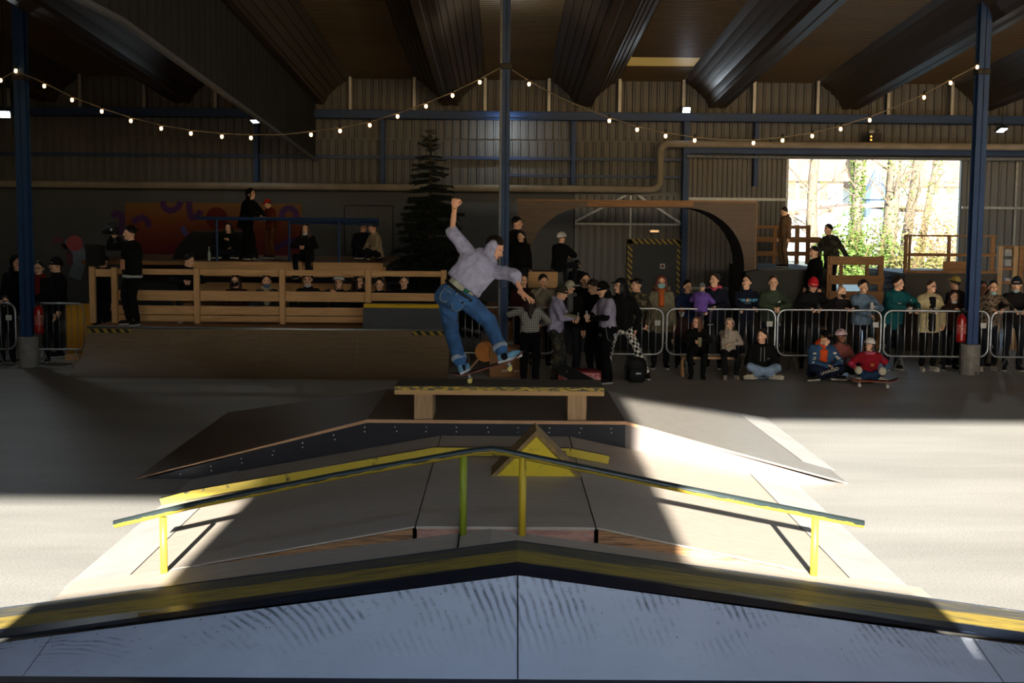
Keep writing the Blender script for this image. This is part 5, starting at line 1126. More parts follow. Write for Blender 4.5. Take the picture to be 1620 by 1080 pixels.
# ------------------------------------------------------------------ the skater
YS = 13.27; THB = math.radians(17)
wx = atY(746, 594, YS).x
SB = skateboard('red-brown skateboard sliding on the bench ledge under the skater', (wx + .215 * math.cos(THB) - .008, YS, .972 + .215 * math.sin(THB)), (0, -THB, 0), top=(60, 44, 42), under=(140, 70, 60), wheel=(222, 206, 120))
SX = Vector((SB.location.x, YS, .968))
def sk(px, py, dy=0): return atY(px, py, YS + dy) - SX
Rb = Matrix.Rotation(-THB, 3, 'Y'); bu = Rb @ Vector((0, 0, 1)); bz = Vector((0, 0, SB.location.z - .968))
fL = Rb @ Vector((-.285, -.01, .115)) + bz; fR = Rb @ Vector((.165, 0, .108)) + bz
pelS, nkS = sk(722, 465), sk(768, 406); upS = (nkS - pelS)
LILAC = cloth((184, 180, 206)); DEN = mat_denim((52, 92, 138))
rt_, J = person('skater in lilac hoodie and blue jeans balancing with one arm raised', SX, 0, 1.75, 'stand', top=LILAC, topn='hoodie', legs=DEN, legn='jeans', shoes=((120, 170, 204), (206, 214, 216)), grp='skater on the ledge',
    hair=('short', (34, 24, 18)), hood=True, bulk=1.25, hem=.115, fit=1.24, face=-1, right=tuple(sk(780, 432) - sk(739, 391)), pel=tuple(pelS), up=tuple(upS), hipr=(.96, 0, -.25), lookdir=(.8, .12, -.55), headup=(.62, .5, .6),
    hands=(tuple(sk(719, 328)), tuple(sk(826, 464, -.34))), ep=(tuple(sk(708, 362, .05) - sk(730, 360)), (.5, .1, .8)), hp=('fist', 'spread'), hdir=((.08, 0, 1), (.8, -.35, -.5)), palm=((.2, 1, 0), (-.3, .3, -1)), cuff=(.12, .28),
    feet=(tuple(fL + bu * .002)[:2] + ((fL + bu * .002).z,), tuple(fR)[:2] + (fR.z,)), kp=((-.25, 1, .1), (.15, 1, .25)), toes=((.35, 1, 0), (1, .25, .3)), shoeup=(tuple(bu), tuple(bu)), vox=.0125, wr=.0075, skin=(236, 172, 138))
pe, up_, fr_, r_ = J['pel'], J['up'], J['fr'], J['rt']
def ring(c, a, b, ux, uy, n=20): return [c + ux * (a * math.cos(2 * PI * i / n)) + uy * (b * math.sin(2 * PI * i / n)) for i in range(n)]
put('belt', MB().tube(ring(pe + up_ * .045, .166, .128, r_, fr_), .019, 6, True), BLACK, rt_, True, True)
ts = MB()
for k in range(4): ts.ell(pe + up_ * (.03 + .035 * k), (.15, .118, .05), 16, 8, R=rotm(r_, -fr_, up_))
st_ = put('tee_shirt', wrinkle(remesh(ts, .014, 2), .008, 30, 3), cloth((206, 204, 178)), rt_, True, True)
put('shirt_print', MB().ell(pe + up_ * .1 - fr_ * .114 + r_ * .06, (.035, .008, .03), 10, 6), cloth((50, 110, 90)), st_, True, True)
jn = [c for c in rt_.children if c.name.startswith('jeans')][0]
STI = M((176, 178, 160), None, 20, .8)
for sx in (-1, 1):
    c = pe + r_ * (.078 * sx) - fr_ * .119 - up_ * .075
    po_ = put('back_pocket', MB().ell(c, (.062, .02, .07), 14, 8, R=rotm(r_, -fr_, up_)), DEN, jn, True, True)
    put('stitching', MB().tube([c + r_ * a - fr_ * (.021 - abs(a) * .16) + up_ * b for a, b in ((-.052, .055), (-.05, -.02), (-.03, -.055), (0, -.066), (.03, -.055), (.05, -.02), (.052, .055), (0, .06))], .0026, 5, True), STI, po_, True, True)
put('pocket_label', MB().bbox(pe + r_ * .1 - fr_ * .145 - up_ * .02 - Vector((.014, .004, .01)), pe + r_ * .1 - fr_ * .145 - up_ * .02 + Vector((.014, .004, .01)), .002), M((30, 34, 44)), jn, False, True)
put('seat_seam', MB().tube([pe - fr_ * .141 + up_ * .03, pe - fr_ * .142 - up_ * .06, pe - fr_ * .115 - up_ * .13], .003, 5), STI, jn, True, True)
CUF = cloth((158, 172, 188))
for i in (0, 1):
    a, k = J['an'][i], J['kn'][i]; d = (k - a).normalized(); x, y, _ = frame(d); c = a + d * .06
    put('cuff', MB().tube([c + d * .0, c + d * .012, c + d * .04, c + d * .052], [.074, .081, .082, .075], 16), CUF, jn, True, True)
    put('sock', MB().cap(a - d * .03, a + d * .09, .041, .04), cloth((20, 20, 24)), rt_, True, True)
put('bracelet', MB().tube(ring(J['wr'][0] - Vector((0, 0, .012)), .031, .031, Vector((1, 0, 0)), Vector((0, 1, 0)), 14), .0045, 5, True), M((200, 150, 60)), rt_, True, True)
put('hood', wrinkle(remesh(MB().cap(nkS - r_ * .09 - up_ * .01, nkS - fr_ * .07 + up_ * .03, .05, .062).cap(nkS + r_ * .1 + up_ * .0, nkS - fr_ * .07 + up_ * .03, .05, .062).cap(nkS - fr_ * .08 + up_ * .05, nkS - fr_ * .05 - r_ * .02 + up_ * .15, .068, .05), .0125, 3), .008, 30, 5), LILAC, rt_, True, True)
put('collar', MB().cap(nkS + r_ * .05 + up_ * .02 - fr_ * .02, nkS + r_ * .075 + up_ * .05 + fr_ * .06, .035, .03), cloth((20, 90, 96)), rt_, True, True)
# ------------------------------------------------------------------ cameraman on the quarter pipe deck
r2, J2 = crowd('cameraman in black on the quarter pipe deck filming to the left', 210, 353, 22.5, 'stand', QZ, head=-38, top=(20, 20, 22), hat=('cap', (18, 18, 20), -1), hands=((-.12, -.3, 1.52), (.04, -.3, 1.48)), ep=((-1, -.2, -1), (1, 0, -1)), hp='grip', look=(-22, 0), legs=(18, 18, 20), shoes=((30, 30, 30), (206, 204, 200)), bulk=1.2, fit=1.1, grp='people on the quarter pipe deck')
put('shirt_hem', MB().tube(ring(J2['pel'] - Vector((0, 0, .1)), .17, .13, Vector((1, 0, 0)), Vector((0, 1, 0))), .028, 8, True), cloth((176, 178, 180)), r2, True, True)
bd = put('badge', MB().bbox(J2['pel'] + Vector((-.075, -.19, .02)), J2['pel'] + Vector((.045, -.18, .19)), .004), M((206, 150, 120), (188, 130, 100), 8, .6), r2, False, True)
put('lanyard', MB().tube([J2['neck'] + Vector((-.07, -.06, 0)), J2['pel'] + Vector((-.015, -.17, .19)), J2['neck'] + Vector((.07, -.06, 0))], .006, 5), BLACK, r2, True, True)
vc = held(r2, J2, 0, 'video_camera', [('camera_body', MB().bbox((-.1, -.06, -.06), (.14, .06, .08), .01), BLACK), ('lens_hood', MB().lathe([(.045, 0), (.05, .02), (.065, .1), (.06, .105)], 14, (-.1, 0, 0), R=Matrix.Rotation(-PI / 2, 3, 'Y')), RUBBER), ('top_handle', MB().tube([(-.06, 0, .08), (-.05, 0, .14), (.1, 0, .14), (.11, 0, .08)], .012, 6), BLACK), ('side_label', MB().box((.05, -.066, 0), (.1, -.061, .045)), M((200, 200, 200)))], None, 'black video camera held at the cameraman\'s eye', 'video camera', (-.02, -.02, .02))
# ------------------------------------------------------------------ audience behind the pine railing
G = dict(grp='audience behind the pine railing')
crt = thing('wooden_crate', (atY(296, 470, 23.62).x, 23.62, QZ), 'dark wooden crate seat behind the pine railing', 'crate'); put('box', MB().bbox((-.2, -.18, 0), (.2, .18, .36), .01), DARKWOOD, crt, local=True); put('lid', MB().bbox((-.21, -.19, .36), (.21, .19, .38), .005), DARKWOOD, crt, local=True)
crowd('dark-haired man in black stooping at the railing beside the cameraman', 296, 396, 23.55, 'sit', QZ + .38, head=15, top=(22, 22, 26), look=(40, -20), hair=('short', (26, 20, 16)), feet=((-.12, -.34, -.38), (.12, -.34, -.38)), **G)
crowd('person with auburn hair and dark red top behind the railing', 375, 433, 23.55, 'cross', QZ, top=(58, 26, 26), hair=('bob', (60, 34, 26)), mask=((40, 30, 30),), **G)
crowd('person with cream scarf and mask behind the railing', 422, 433, 23.5, 'cross', QZ, top=(52, 56, 66), scarf=(190, 176, 150), mask=((90, 110, 150), .6), hair=('short', (70, 50, 34)), head=10, **G)
crowd('man with a white mask under his chin behind the railing', 489, 430, 23.55, 'cross', QZ, top=(24, 24, 28), mask=((190, 200, 206), 1.0), hair=('short', (40, 28, 22)), glasses=True, **G)
crowd('person with a white helmet leaning on the railing board', 537, 434, 23.5, 'cross', QZ, top=(20, 20, 26), hat=('helmet', (210, 206, 200)), glasses=True, hands=((-.12, -.42, .62), (0, -.44, .6)), **G)
crowd('long-haired person looking right beside the railing post', 567, 434, 23.6, 'cross', QZ, top=(24, 22, 24), hair=('wavy', (48, 32, 26)), look=(45, 0), **G)
crowd('pale-faced person in black right of the railing post', 601, 438, 23.55, 'cross', QZ, top=(14, 14, 16), hair=('short', (22, 18, 16)), look=(5, 0), **G)
crowd('person in a black zipped top at the right end of the railing', 640, 434, 23.6, 'cross', QZ, top=(14, 14, 16), hair=('short', (26, 20, 18)), collar=True, **G)
# ------------------------------------------------------------------ people on the raised stand
G = dict(grp='people on the raised stand')
crowd('seated woman in black on the stand before the mural', 366, 357, 27.0, 'cross', SZ, top=(16, 16, 18), hair=('bob', (24, 20, 18)), hands=((-.05, -.3, .5), (.14, -.3, .3)), head=-10, h=1.5, **G)
crowd('tall man in a black hooded coat leaning over on the stand', 398, 297, 27.2, 'lean', SZ, head=65, top=(10, 10, 12), legs=(10, 10, 12), hoodup=True, bulk=1.25, hands=((-.1, -.3, 1.05), (.12, -.3, 1.0)), hem=-.2, **G)
crowd('man in red cap and brown trousers on the stand', 430, 311, 28.0, 'phone', SZ, head=-45, top=(110, 44, 34), legs=(92, 56, 34), hat=('cap', (190, 40, 30)), look=(0, -25), fit=1.1, **G)
crowd('long-haired woman sitting on the front edge of the stand', 486, 363, 26.05, 'sit', SZ, head=-8, top=(22, 22, 24), hair=('long', (62, 38, 28)), mask=((200, 206, 204), 1.0), legs=(20, 20, 24), h=1.55, **G)
crowd('person in a cream jacket sitting on the stand by the fir tree', 598, 344, 27.0, 'cross', SZ, head=-60, top=(176, 156, 126), hair=('short', (40, 30, 24)), h=1.6, **G)
crowd('person in a dark padded coat on the stand left of the cream jacket', 570, 346, 27.6, 'cross', SZ, head=40, top=(20, 20, 26), hair=('short', (26, 22, 20)), bulk=1.3, h=1.6, **G)
# ------------------------------------------------------------------ people behind the left barriers
G = dict(grp='spectators behind the left barriers')
crowd('broad spectator in a black hooded coat at the left edge', 27, 394, 23.4, 'stand', head=40, top=(14, 14, 16), legs=(14, 14, 16), hoodup=True, bulk=1.3, **G)
crowd('short spectator resting hands on the leftmost barrier', 8, 466, 22.78, 'lean', head=0, top=(18, 16, 18), hair=('short', (40, 26, 20)), look=(20, 0), **G)
crowd('spectator with sunglasses and red neck scarf beside the left column', 63, 408, 23.0, 'stand', top=(16, 16, 18), hair=('short', (30, 24, 22)), glasses=True, scarf=(110, 30, 30), **G)
crowd('spectator in a black quilted jacket looking left near the yellow board', 92, 404, 23.9, 'stand', head=-60, top=(18, 17, 18), hat=('beanie', (24, 18, 20)), bulk=1.25, **G)
crowd('spectator in black beside the loudspeaker at left', 166, 398, 25.6, 'stand', head=-30, top=(14, 14, 16), hair=('short', (24, 20, 18)), **G)
# ------------------------------------------------------------------ wooden steps behind the centre group
ws = thing('wooden_steps', (atY(840, 470, 24.6).x, 24.6, 0), 'wooden steps behind the centre group beside the blue column', 'steps')
wa, wb_ = atY(800, 440, 24.3).x, atY(882, 440, 24.3).x; wz = atY(840, 429, 24.3).z
put('upper_box', MB().bbox((wa + .42, 24.2, 0), (wb_, 24.95, wz), .01), CAPP, ws); put('front_board', MB().bbox((wa + .42, 24.17, wz - .3), (wb_, 24.2, wz), .005), PINE, ws); put('lower_box', MB().bbox((wa - .35, 24.2, 0), (wa + .41, 25.4, 1.0), .01), DARKWOOD, ws)
G = dict(grp='people on the wooden steps')
crowd('person in a dark cap standing behind the centre column', 815, 339, 24.9, 'stand', 1.0, head=30, top=(18, 18, 20), hat=('cap', (20, 20, 24)), look=(40, 0), **G)
crowd('shorter dark figure standing right of the centre column', 824, 362, 24.45, 'stand', 1.0, head=-20, top=(14, 14, 16), hair=('short', (22, 18, 16)), **G)
crowd('white-helmeted person in black sitting on the wooden steps', 884, 376, 24.6, 'sit', wz, head=140, top=(16, 16, 20), topn='jacket', hat=('helmet', (206, 204, 200)), hair=None, bulk=1.25, h=1.45, **G)
# ------------------------------------------------------------------ group behind the bench ledge
G = dict(grp='group standing behind the bench ledge')
r3, J3 = crowd('long-haired woman in a plaid shirt with her back to the camera', 839, 470, 20.75, 'stand', head=172, h=1.5, top=mat_plaid((44, 50, 52), (170, 168, 160)), topn='plaid_shirt', legs=(10, 10, 12), legn='skirt', fit=1.35, hair=('long', (46, 30, 26)), hands=((-.22, -.2, 1.1), (.2, -.2, 1.36)), bulk=1.15, look=(10, 0), **G)
held(r3, J3, 1, 'drink_can', MB().lathe([(.028, -.055), (.033, -.05), (.033, .05), (.028, .06)], 14), M((170, 24, 28), None, 4, .3), 'red drink can held by the woman in plaid', 'can')
r4, J4 = crowd('man in lavender sweater and olive beanie looking at a phone', 880, 446, 20.95, 'phone', head=74, top=(160, 154, 184), topn='sweater', hat=('beanie', (58, 56, 44)), legs=CAMOD, fit=1.2, hood=True, look=(0, -18), bulk=1.18, **G)
for i in (0, 1): put('sleeve', MB().cap(J4['el'][i].lerp(J4['sh'][i], .15), J4['wr'][i], .06, .05), cloth((132, 122, 96)), r4, True, True)
held(r4, J4, 0, 'phone', MB().bbox((-.035, -.005, -.07), (.035, .005, .07), .004), M((190, 196, 200), None, 4, .3), 'pale phone in the hand of the man in lavender', 'phone')
r5, J5 = crowd('man in lilac tee over black sleeves looking down at his phone', 962, 441, 20.75, 'phone', head=-72, top=(168, 162, 186), topn='tee_shirt', sleeve=.5, bulk=1.2, hoodup=False, hat=('beanie', (16, 16, 18)), legs=(12, 12, 14), fit=1.35, look=(0, -16), shoes=((20, 20, 22), (196, 190, 184)), hem=-.16, hair=('short', (20, 18, 16)), **G)
for i in (0, 1): put('sleeve', MB().cap(J5['sh'][i].lerp(J5['el'][i], .5), J5['el'][i], .062, .058).cap(J5['el'][i], J5['wr'][i], .057, .045), cloth((16, 16, 18)), r5, True, True)
put('neck_wrap', remesh(MB().cap(J5['neck'] - Vector((.05, 0, .0)), J5['neck'] + Vector((.05, 0, 0)), .07, .07).cap(J5['neck'] + Vector((0, .04, 0)), J5['hc'] + Vector((0, .06, -.05)), .07, .08), .016, 2), cloth((16, 16, 18)), r5, True, True)
put('wallet_chain', MB().tube([J5['pel'] + Vector((.16, -.1, .02)), J5['pel'] + Vector((.2, -.08, -.18)), J5['pel'] + Vector((.2, .04, -.25)), J5['pel'] + Vector((.17, .13, -.05))], .007, 6), STEEL, r5, True, True)
held(r5, J5, 0, 'phone', MB().bbox((-.035, -.005, -.07), (.035, .005, .07), .004), M((210, 214, 218), None, 4, .3), 'white phone in the hand of the man in the lilac tee', 'phone')
crowd('person in black cap and checkered trousers with one leg stretched out', 984, 432, 21.25, 'stand', head=-15, top=(18, 18, 20), topn='hoodie', hat=('cap', (18, 18, 20)), legs=mat_check(), hood=True, feet=((-.22, 0), (.48, -.1)), pel=(.0, 0, .9), look=(-50, 0), shoes=((24, 24, 28), (214, 208, 200)), hair=('bob', (24, 20, 20)), **G)
crowd('man in white cap and black coat facing the camera', 903, 439, 21.65, 'stand', head=-6, top=(16, 16, 18), hat=('cap', (206, 198, 180)), scarf=(96, 96, 98), look=(-12, -16), **G)
crowd('bearded man in glasses and black behind the white cap', 925, 427, 22.0, 'stand', top=(14, 14, 16), hair=('short', (24, 20, 18)), glasses=True, look=(8, 0), **G)
crowd('dark-haired man in black with his head bowed left', 944, 437, 21.55, 'stand', head=-50, top=(12, 12, 14), hair=('curly', (36, 24, 20)), look=(-10, -20), legs=(14, 14, 16), **G)
G = dict(grp='spectators behind the centre barriers')
crowd('man in dark red at the barrier beside the centre column', 827, 429, 23.2, 'stand', top=(50, 24, 26), hair=('short', (36, 26, 22)), look=(12, 0), **G)
crowd('man in a cream sweater covering his mouth with a hand', 858, 432, 23.0, 'face', top=(150, 142, 124), topn='sweater', hair=('short', (38, 28, 22)), look=(15, -10), **G)
crowd('child with a dark beanie behind the white-helmeted sitter', 912, 409, 25.6, 'stand', top=(14, 14, 16), hat=('beanie', (16, 16, 18)), mask=((60, 60, 66),), z0=.55, **G)
bx2 = thing('step_box', (atY(912, 450, 25.6).x, 25.6, 0), 'low dark box under the child with the beanie', 'box'); put('box', MB().bbox((-.3, -.3, 0), (.3, .3, .53), .01), PHEN, bx2, local=True); put('lid', MB().bbox((-.31, -.31, .53), (.31, .31, .55), .004), DARKWOOD, bx2, local=True)
# ------------------------------------------------------------------ spectators along the right barriers
G = dict(grp='spectators along the right barriers'); YB_ = 22.8
r, J = crowd('spectator in a camouflage jacket with goggles on his head', 1009, 437, YB_, 'cup', head=-30, top=CAMO, hair=('curly', (22, 18, 16)), look=(-35, 0), **G)
J['hput']('goggles', MB().tube([(.1 * math.sin(math.radians(a)), .012 - .115 * math.cos(math.radians(a)), .085) for a in range(0, 360, 20)], .013, 6, True).ell((0, -.108, .088), (.06, .02, .03), 12, 8), BLACK)
held(r, J, 0, 'paper_wrap', MB().ell((0, 0, 0), (.07, .05, .05), 10, 7), M((196, 188, 178), None, 9, .8), 'crumpled pale food wrap held by the spectator in camouflage', 'food wrap')
r, J = crowd('red-haired woman in a fur-hooded parka with orange scarf and mask', 1046, 432, YB_, 'stand', top=(120, 112, 92), topn='parka', hair=('wavy', (120, 52, 36)), mask=((150, 196, 204),), scarf=(186, 92, 40), bulk=1.22, hem=-.28, head=-4, **G)
put('fur_trim', wrinkle(remesh(MB().tube([J['neck'] + Vector((.135 * math.sin(math.radians(a)), .03 - .1 * math.cos(math.radians(a)), .03 + .02 * math.cos(math.radians(a)))) for a in range(25, 336, 18)], .042, 8), .014, 1), .02, 90, 8), M((110, 92, 70), (70, 56, 42), 30, .9), r, True, True)
crowd('spectator in dark blue half hidden behind the carried child', 1087, 440, 23.3, 'stand', top=(30, 44, 84), hair=('curly', (24, 18, 16)), look=(15, 0), **G)
crowd('small child in an orange hat and mask behind the barrier', 1079, 483, YB_ + .1, 'stand', top=(60, 40, 40), hat=('beanie', (200, 84, 44)), mask=((170, 196, 210),), **G)
r, J = crowd('man in a navy coat with a pink hood carrying a child', 1131, 428, 22.9, 'stand', head=-22, top=(24, 26, 40), topn='coat', hair=('short', (66, 50, 40)), look=(-20, 4), hands=((-.12, -.3, 1.06), (.1, -.33, 1.12)), ep=((-1, .2, -1), (1, .2, -1)), hp='grip', bulk=1.18, **G)
put('pink_hood', remesh(MB().cap(J['neck'] - Vector((.09, -.02, 0)), J['neck'] + Vector((0, -.1, -.03)), .035, .03).cap(J['neck'] + Vector((.09, .02, 0)), J['neck'] + Vector((0, -.1, -.03)), .035, .03).cap(J['neck'] - Vector((.09, -.02, 0)), J['neck'] + Vector((0, .1, .02)), .04, .05).cap(J['neck'] + Vector((.09, .02, 0)), J['neck'] + Vector((0, .1, .02)), .04, .05), .014, 2), cloth((206, 84, 110)), r, True, True)
crowd('toddler in a purple padded jacket and grey beanie carried on an arm', 1109, 432, 22.45, 'sit', 1.02, h=1.06, head=150, top=(116, 84, 168), hat=('beanie', (112, 112, 116)), hair=None, bulk=1.3, legs=(70, 60, 90), scarf=(150, 146, 140), hands=((-.12, -.22, .3), (.12, -.25, .4)), grp='spectators along the right barriers')
r, J = crowd('man in a navy hoodie with a blue lettered chest print, arms folded', 1181, 431, YB_, 'fold', top=(22, 26, 42), topn='hoodie', hair=('short', (40, 26, 20)), hood=True, look=(-32, 10), **G)
chest(r, J, text_mb('THRASHER', .075), M((108, 190, 226), None, 6, .7), 'lettering', .335, .032)
chest(r, J, MB().ell((0, .0, -.004), (.03, .035, .004), 10, 6), M((214, 130, 50), None, 6, .7), 'flame_print', .335, .028)
chest(r, J, text_mb('MAGAZINE', .024), M((108, 160, 190), None, 6, .7), 'small_lettering', .28, .034)
r, J = crowd('man in a dark green hoodie clasping his hands over the barrier', 1223, 434, YB_, 'lean', top=(62, 72, 58), topn='hoodie', hair=('buzz', (88, 62, 44)), hood=True, look=(-8, 0), bulk=1.22, reach=(-.05, .05), **G)
lg = MB()
for i in range(3): lg.prism([(-.024 + .016 * i, -.018, 0), (-.012 + .016 * i, -.018, 0), (-.004 + .016 * i, -.006 + .012 * i, 0), (-.012 + .016 * i, .0 + .012 * i, 0)], (0, 0, .003))
chest(r, J, lg, M((220, 220, 214)), 'chest_mark', .34, .02, .09)
r, J = crowd('man in a red beanie and black padded jacket holding a phone', 1284, 436, YB_, 'lean', top=(20, 20, 22), hat=('beanie', (196, 28, 44)), hair=None, glasses=True, look=(6, -24), bulk=1.25, **G)
held(r, J, 1, 'phone', MB().bbox((-.035, -.005, -.07), (.035, .005, .07), .004), BLACK, 'black phone held by the man in the red beanie', 'phone', (0, 0, .03))
crowd('bald man with a dark mask leaning on the barrier', 1329, 450, YB_, 'lean', head=14, top=(30, 27, 30), hair=None, mask=((34, 34, 38),), look=(20, -10), bulk=1.15, **G)
r, J = crowd('curly-haired man in a blue denim jacket with a can at his chest', 1364, 439, YB_, 'cup', head=8, top=mat_denim((88, 108, 128)), topn='denim_jacket', hair=('curly', (24, 18, 16)), look=(8, -4), hands=((.02, -.34, 1.06), (.1, -.32, 1.22)), bulk=1.2, legs=(26, 26, 30), hood=True, **G)
held(r, J, 1, 'drink_can', MB().lathe([(.028, -.055), (.033, -.05), (.033, .05), (.028, .06)], 14), M((190, 190, 190), None, 4, .3), 'silver drink can held by the curly-haired man', 'can')
r, J = crowd('man in a teal sports jersey leaning over the barrier', 1419, 435, YB_, 'lean', head=12, top=(22, 84, 88), topn='jersey', hair=('short', (36, 24, 20)), hood=True, look=(26, 0), bulk=1.24, hem=-.2, reach=(-.02, .22), **G)
WH = M((196, 200, 196), None, 8, .7)
for k, z in ((.32, .01), (.24, .01)): chest(r, J, MB().box((-.035, -.012, 0), (.035, .008, .003)), WH, 'white_stripe', k, .02)
for s_ in (-1, 1): put('shoulder_mark', MB().ell(J['sh'][0 if s_ < 0 else 1].lerp(J['el'][0 if s_ < 0 else 1], .45) + J['fr'] * .068, (.03, .012, .02), 10, 6), WH, J['top'], True, True)
held(r, J, 0, 'white_cup', *cup(), 'white cup held over the barrier by the man in teal', 'cup')
r, J = crowd('man in an open cream jacket over a black shirt', 1471, 438, YB_, 'cup', head=8, top=(190, 172, 132), topn='jacket', shirt=(18, 18, 20), hair=('buzz', (70, 46, 36)), glasses=True, look=(22, 0), bulk=1.26, hem=-.22, legs=(18, 18, 20), shoes=WHITESH, **G)
held(r, J, 0, 'drink_can', MB().lathe([(.028, -.055), (.033, -.05), (.033, .05), (.028, .06)], 14), M((200, 196, 190), None, 4, .3), 'pale drink can held by the man in the cream jacket', 'can')
crowd('spectator in a yellow cap turned away beside the right column', 1512, 433, 23.5, 'stand', head=-150, top=(26, 24, 24), hat=('cap', (186, 160, 84)), hair=('short', (50, 36, 28)), **G)
crowd('hooded spectator in brown with a pale mask under the chin', 1509, 458, 22.85, 'lean', head=0, top=(58, 38, 32), hoodup=True, hair=('short', (30, 22, 20)), mask=((196, 206, 208), 1.0), **G)
crowd('woman in a patterned brown jacket with a mask under her chin', 1570, 442, YB_, 'lean', head=-4, top=CAMOF, hair=('tied', (36, 24, 20)), hood=True, mask=((150, 190, 186), 1.0), bulk=1.2, shoes=WHITESH, **G)
crowd('woman peeking out between the right column and the patterned jacket', 1553, 441, 23.45, 'stand', head=10, top=(60, 30, 32), hair=('bob', (40, 26, 22)), skin=(176, 118, 94), **G)
crowd('spectator in a dark bucket hat and black jacket at the right edge', 1608, 437, YB_, 'lean', head=-10, top=(28, 24, 24), hat=('beanie', (24, 38, 50)), hair=('short', (24, 20, 18)), mask=((176, 190, 196), 1.0), look=(-15, -4), **G)
# ------------------------------------------------------------------ people sitting in front of the barriers
G = dict(grp='sitters in front of the barriers'); zb_ = .352
r, J = crowd('wavy-haired sitter in a black sweatshirt holding a cup on the bench', 1104, 497, 21.72, 'sit', zb_, head=-6, top=(16, 16, 18), topn='sweatshirt', hair=('wavy', (112, 72, 48)), look=(-30, 0), bulk=1.18, legs=(18, 18, 20), shoes=((18, 18, 20), (30, 30, 32)), fit=1.15, **G)
held(r, J, 0, 'thermos_cup', MB().lathe([(.03, -.09), (.034, .03), (.034, .05), (.026, .06)], 12), M((150, 140, 110), None, 6, .4), 'pale thermos cup in the hands of the wavy-haired sitter', 'cup', (.03, 0, 0))
r, J = crowd('sitter in a grey hooded sweatshirt resting her cheek on a hand', 1154, 500, 21.72, 'sit', zb_, head=0, top=(164, 150, 136), topn='hoodie', hoodup=True, hair=('bob', (90, 62, 44)), hands=((-.055, -.14, .655), (.02, -.24, .3)), ep=((-.4, -.6, -1), (1, -.2, -.5)), palm=((.6, .7, .2), None), hdir=((.1, .05, 1), None), legs=(24, 24, 28), shoes=((196, 184, 164), (206, 196, 178)), look=(4, 0), bulk=1.12, fit=1.12, **G)
for q, lab in ((r, 0),):
    for i in (0, 1): put('sock', MB().cap(J['an'][i] - Vector((0, 0, .03)), J['an'][i] + Vector((0, 0, .06)), .045, .045), cloth((206, 200, 192)), r, True, True)
r, J = crowd('cross-legged sitter in a black hoodie and pale blue jeans', 1207, 519, 21.45, 'cross', 0, head=-4, top=(16, 16, 18), topn='hoodie', hood=True, hair=('tied', (44, 30, 24)), look=(-34, 0), legs=mat_denim((128, 148, 172)), legn='jeans', fit=1.2, bulk=1.2, hands=((-.06, -.26, .2), (.06, -.26, .2)), shoes=((196, 184, 160), (206, 198, 180)), **G)
put('chest_mark', MB().ell(J['pel'] + J['up'] * .27 + J['fr'] * .15 + Vector((.1, 0, 0)), (.025, .008, .006), 10, 5), M((206, 206, 206)), J['top'], True, True)
for s_ in (-1, 1): put('drawstring', MB().tube([J['neck'] + J['fr'] * .1 + Vector((.03 * s_, 0, -.04)), J['pel'] + J['up'] * .22 + J['fr'] * .155 + Vector((.035 * s_, 0, 0))], .0045, 5), M((190, 188, 184)), J['top'], True, True)
r, J = crowd('cross-legged sitter in a blue patterned jacket over an orange hoodie', 1300, 519, 21.35, 'cross', 0, head=6, top=(52, 82, 116), topn='jacket', shirt=(222, 84, 34), hair=('short', (150, 110, 60)), hat=('cap', (14, 14, 16)), look=(26, -26), legs=(26, 32, 56), bulk=1.32, fit=1.12, hands=((.0, -.36, .3), (.12, -.34, .27)), shoes=((20, 20, 22), (206, 200, 186)), **G)
WHP = M((206, 200, 184), None, 8, .8)
for i, s_ in ((0, -1), (1, 1)):
    a, b = J['sh'][i], J['el'][i]
    for k in (.35, .55, .75, .92):
        put('white_motif', MB().ell(a.lerp(b, k) + Vector((-.01 * s_, -.078, .012 * math.sin(k * 20))), (.035, .012, .022), 8, 5), WHP, J['top'], True, True)
put('orange_hood', remesh(MB().cap(J['neck'] - Vector((.09, -.01, 0)), J['neck'] + Vector((0, -.1, -.05)), .035, .03).cap(J['neck'] + Vector((.09, .01, 0)), J['neck'] + Vector((0, -.1, -.05)), .035, .03).cap(J['neck'] - Vector((.09, -.01, 0)), J['neck'] + Vector((0, .09, .04)), .04, .05).cap(J['neck'] + Vector((.09, .01, 0)), J['neck'] + Vector((0, .09, .04)), .04, .05), .014, 2), cloth((222, 84, 34)), r, True, True)
a, b = J['kn'][1], J['an'][1]; d = (b - a).normalized(); n_ = Vector((0, -1, .35)); n_ = (n_ - d * n_.dot(d)).normalized(); T = Matrix.Translation(a.lerp(b, .5) + n_ * .082) @ rotm(-d, n_.cross(-d), n_).to_4x4()
put('trouser_lettering', MB().merge(text_mb('SAVAGED', .075), T), WHP, r, False, True)
crowd('child in a pale pink helmet sitting behind the blue jacket', 1328, 519, 21.95, 'cross', 0, head=8, top=(150, 84, 78), hat=('helmet', (206, 176, 180)), hair=('short', (40, 26, 20)), skin=(150, 100, 76), look=(15, -6), **G)
r, J = crowd('child in a white helmet and red vest sitting with knee pads', 1379, 533, 21.15, 'cross', 0, head=-12, top=(150, 26, 40), topn='vest', hat=('helmet', (214, 206, 200)), hair=('short', (80, 54, 40)), look=(-30, -4), legs=(36, 60, 92), sleeve=.5, bulk=1.16, fit=1.12, hands=((-.2, -.22, .24), (.26, -.1, .16)), shoes=((196, 186, 170), (160, 150, 140)), **G)
for i, c in ((0, (196, 60, 90)), (1, (70, 96, 120))): put('sleeve', MB().cap(J['sh'][i].lerp(J['el'][i], .1), J['el'][i], .068, .062).cap(J['el'][i], J['wr'][i], .06, .045), cloth(c), r, True, True)
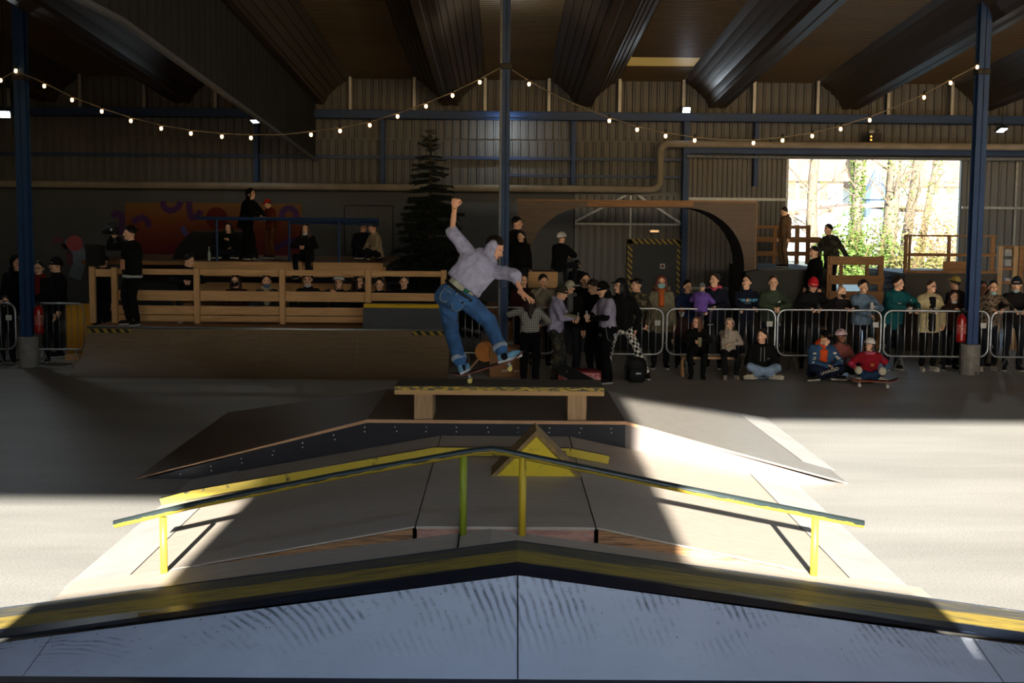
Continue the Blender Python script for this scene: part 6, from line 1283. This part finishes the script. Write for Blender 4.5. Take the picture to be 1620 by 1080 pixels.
put('pink_collar', MB().tube(ring(J['neck'] - Vector((0, 0, .03)), .085, .085, Vector((1, 0, 0)), Vector((0, 1, 0))), .03, 8, True), cloth((204, 104, 130)), r, True, True)
for i in (0, 1): put('knee_pad', MB().ell(J['kn'][i] + Vector((0, -.05, .03)), (.078, .06, .085), 14, 10), M((206, 196, 170), None, 8, .6), r, True, True)
chest(r, J, MB().box((-.03, -.03, 0), (.03, .03, .003)), M((176, 120, 60)), 'badge', .26, .02, .05)
skateboard('orange and black skateboard on the floor in front of the helmeted child', (r.location.x - .1, r.location.y - .62, 0), (0, 0, math.radians(-12)), top=(40, 30, 30), under=(196, 80, 40), wheel=(206, 200, 190))
# ------------------------------------------------------------------ people on the right ramps
G = dict(grp='people on the right ramps')
crowd('boy in a beige tracksuit standing on the dark ramp block', 1240, 324, 27.0, 'stand', RZ, head=-70, top=(120, 92, 66), topn='hoodie', legs=(112, 88, 64), hair=('short', (28, 20, 16)), hood=True, fit=1.15, bulk=1.2, look=(0, -14), **G)
lb = put('lower_deck', MB().bbox((rx1 + .02, 26.4, 0), (atY(1350, 440, 27.2).x, 28.6, 1.0), .01), GREYP, rd)
crowd('dark-haired youth leaning on his arm before the bright doorway', 1314, 351, 27.4, 'stand', 1.0, head=-50, top=CAMOD, hair=('short', (22, 16, 14)), up=(-.1, -.1, 1), hands=((-.3, -.25, .85), (.4, .05, .92)), ep=((-1, .4, 0), (1, .2, .3)), bulk=1.2, look=(-15, 0), **G)
sb2 = thing('step_box', (atY(1290, 450, 25.45).x, 25.45, 0), 'low dark box under the woman beside the pallet-like guard', 'box'); put('box', MB().bbox((-.3, -.25, 0), (.3, .25, .52), .01), PHEN, sb2, local=True); put('lid', MB().bbox((-.31, -.26, .52), (.31, .26, .54), .004), DARKWOOD, sb2, local=True)
crowd('woman in black with tied hair looking left below the boy', 1289, 386, 25.45, 'stand', .54, head=-70, top=(16, 16, 18), hair=('tied', (24, 18, 16)), collar=True, look=(0, -6), **G)
bpy.data.scenes.remove(_tmp)
